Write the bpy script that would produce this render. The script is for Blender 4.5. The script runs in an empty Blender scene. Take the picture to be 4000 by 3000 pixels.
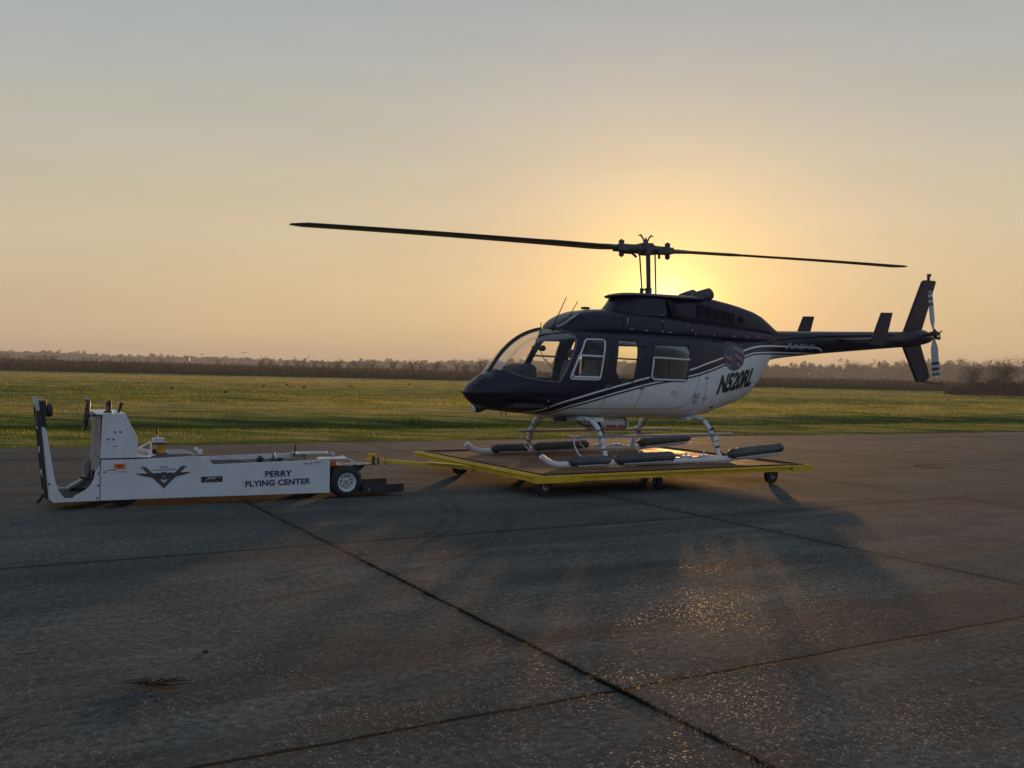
import bpy, bmesh, math, random
import numpy as np
from mathutils import Vector, Matrix
from mathutils.bvhtree import BVHTree
rnd = random.Random(11)
npr = np.random.default_rng(5)
R = math.radians
scene = bpy.context.scene
COL = scene.collection

# ------------------------------------------------------------------ camera
cam_d = bpy.data.cameras.new('camera')
cam = bpy.data.objects.new('camera', cam_d); COL.objects.link(cam)
cam_d.sensor_width = 36; cam_d.lens = 33.75; cam_d.clip_start = .05; cam_d.clip_end = 20000
_roll, _pit = R(1.26), math.atan(56 / 3750)
_F = Vector((0, math.cos(_pit), -math.sin(_pit))); _U0 = Vector((0, math.sin(_pit), math.cos(_pit))); _R0 = Vector((1, 0, 0))
_Rv = _R0 * math.cos(_roll) + _U0 * math.sin(_roll); _Uv = _U0 * math.cos(_roll) - _R0 * math.sin(_roll)
m = Matrix((_Rv, _Uv, -_F)).transposed().to_4x4(); m.translation = (0, 0, 1.6)
cam.matrix_world = m
scene.camera = cam

# ------------------------------------------------------------------ sky, sun, exposure
SUN_AZ, SUN_EL = R(8.9), R(3.7)
sun_dir = Vector((math.sin(SUN_AZ) * math.cos(SUN_EL), math.cos(SUN_AZ) * math.cos(SUN_EL), math.sin(SUN_EL)))
w = bpy.data.worlds.new('World'); scene.world = w; w.use_nodes = True
wn = w.node_tree; wn.nodes.clear(); N = wn.nodes.new; L = wn.links.new
out = N('ShaderNodeOutputWorld'); bg = N('ShaderNodeBackground'); L(bg.outputs[0], out.inputs[0])
sky = N('ShaderNodeTexSky'); sky.sky_type = 'NISHITA'; sky.sun_disc = False
sky.sun_elevation = SUN_EL; sky.sun_rotation = SUN_AZ; sky.air_density = 1.0; sky.dust_density = 3.5; sky.ozone_density = 1.0
# morning haze: even veil (grey blue overhead, peach at the horizon, yellow round the sun)
tc = N('ShaderNodeTexCoord'); nrm = N('ShaderNodeVectorMath'); nrm.operation = 'NORMALIZE'; L(tc.outputs['Generated'], nrm.inputs[0])
dt = N('ShaderNodeVectorMath'); dt.operation = 'DOT_PRODUCT'; L(nrm.outputs[0], dt.inputs[0]); dt.inputs[1].default_value = sun_dir
ac = N('ShaderNodeMath'); ac.operation = 'ARCCOSINE'; L(dt.outputs['Value'], ac.inputs[0])
sep = N('ShaderNodeSeparateXYZ'); L(nrm.outputs[0], sep.inputs[0])
ele = N('ShaderNodeMath'); ele.operation = 'ARCSINE'; L(sep.outputs['Z'], ele.inputs[0])
def ramp(src, lo, hi, stops):
    mr = N('ShaderNodeMapRange'); mr.inputs['From Min'].default_value = lo; mr.inputs['From Max'].default_value = hi; L(src, mr.inputs[0])
    cr = N('ShaderNodeValToRGB'); L(mr.outputs[0], cr.inputs[0]); cr.color_ramp.interpolation = 'B_SPLINE'
    e = cr.color_ramp.elements
    while len(e) > 1: e.remove(e[-1])
    e[0].position = stops[0][0]; e[0].color = (*stops[0][1], 1)
    for p, c in stops[1:]:
        q = e.new(p); q.color = (*c, 1)
    return cr.outputs[0]
g_el = ramp(ele.outputs[0], 0.0, R(90), [(0, (.63, .455, .25)), (.03, (.64, .475, .265)), (.075, (.62, .50, .31)), (.13, (.53, .49, .375)), (.19, (.40, .425, .40)), (.26, (.30, .35, .385)), (.4, (.25, .30, .34)), (1, (.18, .24, .34))])
g_sun = ramp(ac.outputs[0], 0.0, R(30), [(0, (2.8, 2.0, .6)), (.045, (1.5, 1.02, .25)), (.09, (.66, .42, .015)), (.16, (.36, .18, -.02)), (.28, (.17, .068, -.025)), (.44, (.06, .020, -.01)), (.68, (.02, .008, 0)), (1, (0, 0, 0))])
# the side of the sky away from the sun is clear and bluer
g_back = ramp(ele.outputs[0], 0.0, R(90), [(0, (.28, .31, .37)), (.15, (.31, .38, .50)), (.5, (.21, .28, .39)), (1, (.15, .21, .31))])
g_az = ramp(ac.outputs[0], R(25), R(120), [(0, (0, 0, 0)), (.25, (.2, .2, .2)), (.7, (.85, .85, .85)), (1, (1, 1, 1))])
mu = N('ShaderNodeMixRGB'); L(g_az, mu.inputs[0]); L(g_el, mu.inputs[1]); L(g_back, mu.inputs[2])
ad = N('ShaderNodeMixRGB'); ad.blend_type = 'ADD'; ad.inputs[0].default_value = 1; L(mu.outputs[0], ad.inputs[1]); L(g_sun, ad.inputs[2])
sk = N('ShaderNodeMixRGB'); sk.blend_type = 'MULTIPLY'; sk.inputs[0].default_value = 1; L(sky.outputs[0], sk.inputs[1]); sk.inputs[2].default_value = (.004, .004, .004, 1)
fin = N('ShaderNodeMixRGB'); fin.blend_type = 'ADD'; fin.inputs[0].default_value = 1; L(ad.outputs[0], fin.inputs[1]); L(sk.outputs[0], fin.inputs[2])
nm = N('ShaderNodeMapping'); L(nrm.outputs[0], nm.inputs[0]); nm.inputs['Scale'].default_value = (1.2, 1.2, 9)
nz = N('ShaderNodeTexNoise'); nz.inputs['Scale'].default_value = 2.2; nz.inputs['Detail'].default_value = 5; L(nm.outputs[0], nz.inputs['Vector'])
nr = N('ShaderNodeMapRange'); L(nz.outputs[0], nr.inputs[0]); nr.inputs['From Min'].default_value = .3; nr.inputs['From Max'].default_value = .7; nr.inputs['To Min'].default_value = .965; nr.inputs['To Max'].default_value = 1.035
hb_ = N('ShaderNodeVectorMath'); hb_.operation = 'SCALE'; L(fin.outputs[0], hb_.inputs[0]); L(nr.outputs[0], hb_.inputs['Scale'])
L(hb_.outputs[0], bg.inputs[0]); bg.inputs[1].default_value = 1.0

sd = bpy.data.lights.new('sun', 'SUN'); sd.energy = 2.5; sd.angle = R(1.6); sd.color = (1, .53, .20)
so = bpy.data.objects.new('sun', sd); COL.objects.link(so)
so.rotation_euler = (-sun_dir).to_track_quat('-Z', 'Y').to_euler()
vs = scene.view_settings; vs.view_transform = 'Standard'; vs.look = 'None'; vs.exposure = .08; vs.gamma = 1
scene.render.engine = 'CYCLES'
cy = scene.cycles; cy.use_denoising = True; cy.max_bounces = 6; cy.volume_bounces = 0; cy.transparent_max_bounces = 16
cy.caustics_reflective = False; cy.caustics_refractive = False; cy.sample_clamp_indirect = 4

# ------------------------------------------------------------------ helpers
def tag(o, label=None, cat=None, group=None, kind=None):
    if label: o['label'] = label
    if cat: o['category'] = cat
    if group: o['group'] = group
    if kind: o['kind'] = kind
    return o
def empty(name, loc=(0, 0, 0), rz=0, label=None, cat=None, group=None):
    o = bpy.data.objects.new(name, None); COL.objects.link(o); o.location = loc; o.rotation_euler = (0, 0, rz)
    o.empty_display_size = .2
    return tag(o, label, cat, group)
def link(name, me, mats, parent=None):
    for mm in (mats if isinstance(mats, (list, tuple)) else [mats]): me.materials.append(mm)
    o = bpy.data.objects.new(name, me); COL.objects.link(o)
    if parent: o.parent = parent
    return o

class MB:
    def __init__(s): s.v = []; s.f = []; s.mi = []; s.sm = []
    def add(s, vs_, fs, mi=0, sm=False):
        b = len(s.v); s.v += [tuple(q) for q in vs_]
        for q in fs: s.f.append([b + i for i in q]); s.mi.append(mi); s.sm.append(sm)
        return s
    def box(s, c, d, rot=None, mi=0, taper=1):
        x, y, z = d[0] / 2, d[1] / 2, d[2] / 2
        P = [Vector((sx * x * (taper if sz > 0 else 1), sy * y * (taper if sz > 0 else 1), sz * z)) for sz in (-1, 1) for sy in (-1, 1) for sx in (-1, 1)]
        if rot is not None: P = [rot @ p for p in P]
        P = [p + Vector(c) for p in P]
        return s.add(P, [(0, 2, 3, 1), (4, 5, 7, 6), (0, 1, 5, 4), (2, 6, 7, 3), (0, 4, 6, 2), (1, 3, 7, 5)], mi)
    def b2(s, lo, hi, mi=0):
        return s.box([(a + b) / 2 for a, b in zip(lo, hi)], [b - a for a, b in zip(lo, hi)], mi=mi)
    def tube(s, path, r, n=10, mi=0, caps=True, sy=1, up=None):
        P = [Vector(p) for p in path]; k = len(P)
        rr = r if isinstance(r, (list, tuple)) else [r] * k
        prev = None; rings = []
        for i in range(k):
            t = (P[min(i + 1, k - 1)] - P[max(i - 1, 0)]).normalized()
            if prev is None:
                a = Vector((0, 0, 1)) if abs(t.z) < .9 else Vector((0, 1, 0))
                if up: a = Vector(up)
                u = t.cross(a).normalized()
            else:
                u = (prev - t * prev.dot(t)).normalized()
            prev = u; v_ = t.cross(u)
            rings.append([P[i] + (u * math.cos(2 * math.pi * j / n) + v_ * math.sin(2 * math.pi * j / n) * sy) * rr[i] for j in range(n)])
        return s.loft(rings, mi, caps, True)
    def loft(s, rings, mi=0, caps=True, sm=True):
        n = len(rings[0]); vs_ = [p for r_ in rings for p in r_]; fs = []
        for i in range(len(rings) - 1):
            for j in range(n):
                a = i * n + j; b = i * n + (j + 1) % n
                fs.append((a, b, b + n, a + n))
        s.add(vs_, fs, mi, sm)
        if caps:
            b0 = len(s.v) - len(vs_)
            s.f.append([b0 + j for j in range(n)][::-1]); s.mi.append(mi); s.sm.append(False)
            s.f.append([b0 + (len(rings) - 1) * n + j for j in range(n)]); s.mi.append(mi); s.sm.append(False)
        return s
    def prism(s, poly, y0, y1, mi=0, axis='y', cut=None):
        n = len(poly)
        def P(a, b, c):
            return (a, c, b) if axis == 'y' else ((c, a, b) if axis == 'x' else (a, b, c))
        vs_ = [P(a, b, y0) for a, b in poly] + [P(a, b, y1) for a, b in poly]
        fs = [list(range(n))[::-1], list(range(n, 2 * n))] + [(i, (i + 1) % n, n + (i + 1) % n, n + i) for i in range(n)]
        return s.add(vs_, fs, mi)
    def lathe(s, prof, c, axis='y', n=28, mi=0, caps=True):   # prof: (r, h) along axis
        rings = []
        for r_, h in prof:
            ring = []
            for j in range(n):
                a = 2 * math.pi * j / n; p, q = r_ * math.cos(a), r_ * math.sin(a)
                v_ = (p, h, q) if axis == 'y' else ((h, p, q) if axis == 'x' else (p, q, h))
                ring.append((v_[0] + c[0], v_[1] + c[1], v_[2] + c[2]))
            rings.append(ring)
        return s.loft(rings, mi, caps, True)
    def build(s, name, mats, parent=None, bevel=0, fix=True):
        me = bpy.data.meshes.new(name); me.from_pydata(s.v, [], s.f)
        me.polygons.foreach_set('material_index', s.mi); me.polygons.foreach_set('use_smooth', s.sm)
        if fix:
            bm = bmesh.new(); bm.from_mesh(me); bmesh.ops.recalc_face_normals(bm, faces=bm.faces)
            if bevel:
                eds = [e for e in bm.edges if len(e.link_faces) == 2 and e.calc_face_angle(0) > R(35)]
                bmesh.ops.bevel(bm, geom=eds, offset=bevel, segments=2, affect='EDGES', profile=.7)
            bm.to_mesh(me); bm.free()
        if any(s.sm):
            me.polygons.foreach_set('use_smooth', [True] * len(me.polygons))
            try: me.set_sharp_from_angle(angle=R(38))
            except Exception: pass
        me.update()
        return link(name, me, mats, parent)

def tri_mesh(name, V, mats, parent=None, mi=None, npf=3):
    """V: (n, npf, 3) array of separate faces"""
    n = len(V); me = bpy.data.meshes.new(name)
    me.vertices.add(n * npf); me.vertices.foreach_set('co', V.reshape(-1).astype(np.float32))
    me.loops.add(n * npf); me.loops.foreach_set('vertex_index', np.arange(n * npf, dtype=np.int32))
    me.polygons.add(n); me.polygons.foreach_set('loop_start', np.arange(0, n * npf, npf, dtype=np.int32))
    if mi is not None: me.polygons.foreach_set('material_index', np.asarray(mi, np.int32))
    me.update(calc_edges=True)
    return link(name, me, mats, parent)

def pchip(pts):
    X = [p[0] for p in pts]; Y = [p[1] for p in pts]; n = len(X)
    h = [X[i + 1] - X[i] for i in range(n - 1)]; d = [(Y[i + 1] - Y[i]) / h[i] for i in range(n - 1)]
    mm = [d[0]] + [0 if d[i - 1] * d[i] <= 0 else 2 * d[i - 1] * d[i] / (d[i - 1] + d[i]) for i in range(1, n - 1)] + [d[-1]]
    def f(x):
        if x <= X[0]: return Y[0]
        if x >= X[-1]: return Y[-1]
        i = 0
        while x > X[i + 1]: i += 1
        t = (x - X[i]) / h[i]
        return (2 * t**3 - 3 * t * t + 1) * Y[i] + (t**3 - 2 * t * t + t) * h[i] * mm[i] + (-2 * t**3 + 3 * t * t) * Y[i + 1] + (t**3 - t * t) * h[i] * mm[i + 1]
    return f

# ------------------------------------------------------------------ materials
class Mat:
    def __init__(s, name):
        s.m = bpy.data.materials.new(name); s.m.use_nodes = True; s.t = s.m.node_tree
        s.b = s.t.nodes['Principled BSDF']; s.out = s.t.nodes['Material Output']
    def n(s, typ, **kw):
        q = s.t.nodes.new(typ)
        for k, v in kw.items(): setattr(q, k, v)
        return q
    def l(s, a, b): s.t.links.new(a, b)
    def coord(s, kind='Object', scale=(1, 1, 1), rot=0):
        tc_ = s.n('ShaderNodeTexCoord'); mp = s.n('ShaderNodeMapping'); s.l(tc_.outputs[kind], mp.inputs[0])
        mp.inputs['Scale'].default_value = scale; mp.inputs['Rotation'].default_value = (0, 0, rot); return mp.outputs[0]
    def noise(s, vec, scale, detail=4, rough=.55):
        q = s.n('ShaderNodeTexNoise'); q.inputs['Scale'].default_value = scale; q.inputs['Detail'].default_value = detail
        q.inputs['Roughness'].default_value = rough; s.l(vec, q.inputs['Vector']); return q.outputs[0]
    def ramp(s, src, stops, interp='LINEAR'):
        q = s.n('ShaderNodeValToRGB'); s.l(src, q.inputs[0]); e = q.color_ramp.elements; q.color_ramp.interpolation = interp
        while len(e) > 1: e.remove(e[-1])
        def c4(c): return (c, c, c, 1) if isinstance(c, (int, float)) else (*c, 1)
        e[0].position = stops[0][0]; e[0].color = c4(stops[0][1])
        for p, c in stops[1:]: e.new(p).color = c4(c)
        return q.outputs[0]
    def mix(s, fac, a, b, mode='MIX'):
        q = s.n('ShaderNodeMixRGB', blend_type=mode)
        for i, v in ((0, fac), (1, a), (2, b)):
            if isinstance(v, (int, float)): q.inputs[i].default_value = v if i == 0 else (v, v, v, 1)
            elif isinstance(v, tuple): q.inputs[i].default_value = (*v[:3], 1)
            else: s.l(v, q.inputs[i])
        return q.outputs[0]
    def math(s, op, a, b=None, c=None):
        q = s.n('ShaderNodeMath', operation=op)
        for i, v in enumerate((a, b, c)):
            if v is None: continue
            if isinstance(v, (int, float)): q.inputs[i].default_value = v
            else: s.l(v, q.inputs[i])
        return q.outputs[0]
    def bump(s, h, strength=.3, dist=.01, prev=None):
        q = s.n('ShaderNodeBump'); q.inputs['Strength'].default_value = strength; q.inputs['Distance'].default_value = dist
        s.l(h, q.inputs['Height'])
        if prev: s.l(prev, q.inputs['Normal'])
        return q.outputs[0]
    def set(s, **kw):
        for k, v in kw.items():
            i = s.b.inputs[k]
            if isinstance(v, (int, float)): i.default_value = v
            elif isinstance(v, tuple): i.default_value = (*v[:3], 1) if i.type == 'RGBA' else v
            else: s.l(v, i)
        return s

def simple(name, col, rough=.5, metal=0, coat=0, var=.25, scale=6, spec=.5, bump=0):
    a = Mat(name); v = a.coord(); nz = a.noise(v, scale, 5)
    c = a.mix(a.ramp(nz, [(.3, 0.0), (.7, 1.0)]), tuple(x * (1 - var) for x in col), tuple(min(1, x * (1 + var * .5)) for x in col))
    rr = a.ramp(a.noise(v, scale * 2.3, 4), [(.3, max(0, rough - .08)), (.7, min(1, rough + .08))])
    a.set(**{'Base Color': c, 'Roughness': rr, 'Metallic': metal, 'Coat Weight': coat, 'Specular IOR Level': spec})
    if bump: a.set(Normal=a.bump(a.noise(v, scale * 12, 3), bump, .003))
    return a.m

a = Mat('white_paint'); _v = a.coord(); _st = a.coord(scale=(3, 3, .5))
_c = a.mix(a.ramp(a.noise(_v, 3, 6, .65), [(.4, 0.0), (.75, .8)]), (.68, .70, .72), (.56, .565, .56)); _c = a.mix(a.ramp(a.noise(_st, 6, 6, .7), [(.58, 0.0), (.75, .5)]), _c, (.30, .28, .25))
_c = a.mix(a.ramp(a.noise(_v, 40, 3, .6), [(.70, 0.0), (.74, .7)]), _c, (.12, .11, .10))
a.set(**{'Base Color': _c, 'Roughness': .48, 'Specular IOR Level': .35, 'Normal': a.bump(a.noise(_v, 4, 2), .08, .01)}); M_white = a.m
M_wframe = simple('white_frame', (.70, .70, .70), .4, var=.06)
M_dark = simple('dark_trim', (.018, .018, .02), .45)
M_black = simple('black_metal', (.02, .02, .021), .42, var=.4)
M_interior = simple('cabin_lining', (.03, .03, .034), .8)
M_rotor = simple('rotor_dark', (.03, .03, .032), .45, var=.3)
M_rot_metal = simple('hub_metal', (.07, .07, .075), .5, metal=.3, var=.4, scale=20)
M_alu = simple('aluminium', (.42, .42, .44), .38, metal=.8, var=.2)
M_rubber = simple('rubber', (.022, .022, .024), .8, var=.4, scale=20, bump=.2)
M_bag = simple('float_bag_vinyl', (.062, .065, .074), .5, var=.5, scale=5, bump=1.0)
M_navytext = simple('navy_lettering', (.012, .015, .12), .5, var=.1)
M_blacktext = simple('black_lettering', (.012, .013, .02), .4, var=.1)
M_silver = simple('silver_lettering', (.36, .37, .41), .4, var=.1)
M_gold = simple('gold_lettering', (.24, .19, .07), .5, var=.2)
M_red = simple('red_marking', (.35, .03, .03), .5, var=.1)
M_blue = simple('blue_marking', (.035, .05, .16), .5, var=.1)
M_grey = simple('grey_marking', (.22, .22, .24), .5, var=.2)
M_orange = simple('orange_reflector', (.75, .16, .01), .35, var=.1)
a = Mat('yellow_paint'); _v = a.coord(); _c = a.mix(a.ramp(a.noise(_v, 4, 6), [(.3, 0.0), (.7, 1.0)]), (.55, .35, .010), (.76, .50, .014))
_c = a.mix(a.ramp(a.noise(_v, 16, 6, .7), [(.60, 0.0), (.68, .8)]), _c, (.10, .06, .025)); a.set(**{'Base Color': _c, 'Roughness': .5}); M_yellow = a.m
M_brass = simple('brass_drum', (.45, .28, .06), .35, metal=.6, var=.3)
M_strap = simple('webbing_strap', (.22, .20, .11), .8, var=.2)
M_drab = simple('drab_panel', (.36, .35, .33), .6, var=.25, scale=3)
M_board = simple('step_board_paint', (.30, .30, .31), .85, spec=.1)
M_lamp = simple('lamp_glass', (.7, .7, .72), .08, var=.05)
M_seat = simple('seat_leather', (.03, .032, .045), .5, var=.3)
M_bottle = simple('cream_bottle', (.55, .52, .46), .4, var=.15)

def glass(name, tint, op=.12):
    a = Mat(name); a.t.nodes.remove(a.b)
    tr = a.n('ShaderNodeBsdfTransparent'); tr.inputs[0].default_value = (*tint, 1)
    gl = a.n('ShaderNodeBsdfGlossy'); gl.inputs[0].default_value = (1, 1, 1, 1); gl.inputs['Roughness'].default_value = .04
    fr = a.n('ShaderNodeFresnel'); fr.inputs[0].default_value = 1.45
    f2 = a.math('MULTIPLY', fr.outputs[0], .25)
    df = a.n('ShaderNodeBsdfDiffuse'); df.inputs[0].default_value = (.35, .35, .38, 1)
    m1 = a.n('ShaderNodeMixShader'); m1.inputs[0].default_value = op; a.l(tr.outputs[0], m1.inputs[1]); a.l(df.outputs[0], m1.inputs[2])
    m2 = a.n('ShaderNodeMixShader'); a.l(f2, m2.inputs[0]); a.l(m1.outputs[0], m2.inputs[1]); a.l(gl.outputs[0], m2.inputs[2])
    a.l(m2.outputs[0], a.out.inputs[0]); return a.m
M_glass = glass('windshield_glass', (.99, .985, .965), .002)
M_glass2 = glass('window_glass', (.95, .95, .93), .003)

# helicopter livery (stripes follow curves z(x) in the helicopter's own frame)
def fcurve(a, src, pts):
    q = a.n('ShaderNodeFloatCurve'); c = q.mapping.curves[0]
    P = [((x + 3.0) / 8.0, (z - .4) / 2.0) for x, z in pts]
    c.points[0].location = P[0]; c.points[1].location = P[-1]
    for p in P[1:-1]: c.points.new(*p)
    for p in c.points: p.handle_type = 'AUTO_CLAMPED'
    q.mapping.update(); a.l(src, q.inputs['Value']); return q.outputs[0]
STR_U = [(-3, .56), (-2.262, .742), (-2.048, .856), (-1.702, .962), (-1.306, 1.066), (-.89, 1.167), (-.489, 1.26), (-.1, 1.325), (.296, 1.387), (.624, 1.482), (1.036, 1.59), (1.35, 1.67), (1.65, 1.735), (1.939, 1.793), (2.231, 1.818), (2.726, 1.826), (3.44, 1.832), (3.60, 1.818), (3.70, 1.785), (3.76, 1.70), (3.81, .8), (5, .6)]
STR_L = [(-3, .50), (-2.5, .60), (-2.086, .718), (-1.887, .815), (-1.556, .905), (-.857, 1.082), (-.339, 1.192), (0, 1.24), (.299, 1.292), (.7, 1.385), (1.052, 1.487), (1.605, 1.632), (1.862, 1.688), (2.2, 1.708), (2.5, 1.716), (3.218, 1.722), (3.6, 1.715), (3.70, 1.6), (3.76, .7), (5, .5)]
def livery():
    a = Mat('helicopter_paint'); tc_ = a.n('ShaderNodeTexCoord'); sp = a.n('ShaderNodeSeparateXYZ'); a.l(tc_.outputs['Object'], sp.inputs[0])
    X, Z = sp.outputs['X'], sp.outputs['Z']
    xn = a.math('MULTIPLY', a.math('ADD', X, 3.0), 1 / 8.0); zn = a.math('MULTIPLY', a.math('SUBTRACT', Z, .4), .5)
    du = a.math('SUBTRACT', zn, fcurve(a, xn, STR_U)); dl = a.math('SUBTRACT', zn, fcurve(a, xn, STR_L))
    v = tc_.outputs['Object']
    nz = a.ramp(a.noise(v, 2.2, 5), [(.3, 0.0), (.7, 1.0)])
    navy = a.mix(nz, (.011, .008, .022), (.017, .013, .031))
    mottle = a.ramp(a.noise(v, 7, 6, .65), [(.35, 0.0), (.75, 1.0)])
    white = a.mix(mottle, (.66, .65, .64), (.78, .77, .75))
    black = (.012, .012, .015)
    def gt(src, t): return a.math('GREATER_THAN', src, t)
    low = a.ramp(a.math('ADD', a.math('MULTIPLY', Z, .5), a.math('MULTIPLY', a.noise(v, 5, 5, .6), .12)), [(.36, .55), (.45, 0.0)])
    white = a.mix(a.math('MULTIPLY', low, mottle), white, (.38, .36, .33))  # white turns darker in blotches towards the bottom of the hull
    c = white
    c = a.mix(gt(dl, -.0185), c, (.035, .035, .04))
    c = a.mix(gt(dl, -.0055), c, (.72, .72, .72))
    c = a.mix(gt(dl, .0055), c, black)
    c = a.mix(gt(du, -.007), c, (.75, .75, .75))
    c = a.mix(gt(du, .006), c, navy)
    a.set(**{'Base Color': c, 'Roughness': a.ramp(a.noise(v, 5, 5), [(.3, .26), (.7, .40)]), 'Coat Weight': .06, 'Coat Roughness': .12, 'Specular IOR Level': .28})
    a.set(Normal=a.bump(a.noise(v, 3.5, 2), .06, .02))
    return a.m
M_paint = livery()
a = Mat('navy_paint'); _v = a.coord()
a.set(**{'Base Color': a.mix(a.ramp(a.noise(_v, 3, 5), [(.3, 0.0), (.7, 1.0)]), (.011, .008, .022), (.017, .013, .031)), 'Roughness': .34, 'Coat Weight': .05, 'Coat Roughness': .12, 'Specular IOR Level': .28})
M_navy = a.m

# ================================================================== SETTING
EO, EA = Vector((-1.4, 21.2, 0)), R(27.05)       # edge of the concrete apron
ex, ey = Vector((math.cos(EA), math.sin(EA), 0)), Vector((-math.sin(EA), math.cos(EA), 0))
F_PX = 3750.0
def at(px, Y, z=0.0):                            # a bearing (as a photo column) and a distance -> ground position
    return Vector(((px - 2000) / F_PX * Y, Y, z))
def edge_d(X, Y): return (X - EO.x) * ey.x + (Y - EO.y) * ey.y
def gz(X, Y):
    d = edge_d(X, Y)
    z = -.035 - .20 * np.exp(-((d - 8.0) / 2.4) ** 2) + .05 * np.exp(-((d - 3.2) / 1.5) ** 2)
    z = z + .035 * np.sin(X * .37 + Y * .21) * np.sin(Y * .33 - X * .1) * np.clip(d / 6, 0, 1)
    return np.where(d < .1, -.05, z)

def world_pos(a):
    g = a.n('ShaderNodeNewGeometry'); return g.outputs['Position']
def grass_colour(a, P):
    sp = a.n('ShaderNodeSeparateXYZ'); a.l(P, sp.inputs[0])
    d = a.math('ADD', a.math('MULTIPLY', sp.outputs['X'], ey.x), a.math('ADD', a.math('MULTIPLY', sp.outputs['Y'], ey.y), -(EO.x * ey.x + EO.y * ey.y)))
    mp = a.n('ShaderNodeMapping'); a.l(P, mp.inputs[0]); mp.inputs['Rotation'].default_value = (0, 0, -EA); mp.inputs['Scale'].default_value = (.35, 1, 1)
    n1 = a.noise(mp.outputs[0], .32, 5, .6); mp2 = a.n('ShaderNodeMapping'); a.l(P, mp2.inputs[0]); mp2.inputs['Rotation'].default_value = (0, 0, -EA); mp2.inputs['Scale'].default_value = (.22, .8, 1); n2 = a.noise(mp2.outputs[0], 1.5, 6, .65); n3 = a.noise(mp.outputs[0], .07, 4, .5)
    wob = a.math('ADD', d, a.math('MULTIPLY', a.math('SUBTRACT', n1, .5), 5.0))
    dn = a.math('DIVIDE', wob, 120.0)
    dry = a.ramp(dn, [(0, .25), (.004, .35), (.018, .62), (.034, .42), (.045, .04), (.072, .03), (.09, .55), (.16, .75), (.22, .45), (.33, .4), (.5, .60), (.8, .85), (1, .8)])
    dry = a.math('ADD', dry, a.math('MULTIPLY', a.math('SUBTRACT', n2, .5), 2.8))
    dry = a.math('ADD', dry, a.math('MULTIPLY', a.math('SUBTRACT', n3, .5), .9))
    c = a.ramp(dry, [(0, (.016, .045, .014)), (.22, (.045, .095, .016)), (.45, (.13, .17, .026)), (.7, (.30, .26, .06)), (1, (.46, .34, .12))])
    return c, n2
def mat_grass():
    a = Mat('grass'); P = world_pos(a); c, n2 = grass_colour(a, P)
    g = a.n('ShaderNodeNewGeometry')
    v = a.ramp(g.outputs['Random Per Island'], [(0, (.5, .55, .45)), (.6, (1, 1, .9)), (.85, (1.5, 1.4, 1.05)), (1, (1.9, 1.7, 1.2))])
    c2 = a.mix(1.0, a.mix(1.0, c, (1.45, 1.40, 1.3), 'MULTIPLY'), v, 'MULTIPLY'); a.t.nodes.remove(a.b)
    df = a.n('ShaderNodeBsdfDiffuse'); tr = a.n('ShaderNodeBsdfTranslucent'); a.l(c2, df.inputs[0]); a.l(c2, tr.inputs[0])
    mx = a.n('ShaderNodeMixShader'); mx.inputs[0].default_value = .6; a.l(df.outputs[0], mx.inputs[1]); a.l(tr.outputs[0], mx.inputs[2])
    a.l(mx.outputs[0], a.out.inputs[0]); return a.m
M_grass = mat_grass()
def mat_ground():
    a = Mat('grassy_soil'); P = world_pos(a); c, n2 = grass_colour(a, P)
    sp = a.n('ShaderNodeSeparateXYZ'); a.l(P, sp.inputs[0])
    far = a.ramp(a.math('DIVIDE', sp.outputs['Y'], 260.0), [(.485, 0.0), (.51, 1.0)])
    c = a.mix(a.ramp(a.noise(P, 14, 3), [(.35, .5), (.65, 1.0)]), a.mix(.45, c, (.01, .012, .004)), c)
    c = a.mix(far, c, (.05, .035, .02))
    a.set(**{'Base Color': c, 'Roughness': 1.0, 'Specular IOR Level': .1, 'Normal': a.bump(a.noise(P, 9, 6, .7), 1.0, .12)})
    return a.m
xs = np.concatenate([-np.geomspace(60, 1500, 16)[::-1], np.linspace(-55, 55, 90), np.geomspace(60, 1500, 16)])
ys = np.concatenate([np.linspace(-60, 8, 8), np.linspace(10, 60, 120), np.geomspace(63, 1500, 34)])
GX, GY = np.meshgrid(xs, ys); GZ = gz(GX, GY); GZ = np.where(GY > 120, -.03, GZ)
nx_, ny_ = len(xs), len(ys)
me = bpy.data.meshes.new('ground')
me.from_pydata(np.stack([GX, GY, GZ], -1).reshape(-1, 3).tolist(), [], [(j * nx_ + i, j * nx_ + i + 1, (j + 1) * nx_ + i + 1, (j + 1) * nx_ + i) for j in range(ny_ - 1) for i in range(nx_ - 1)])
me.polygons.foreach_set('use_smooth', [True] * len(me.polygons))
tag(link('ground', me, mat_ground()), kind='structure')

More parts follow.
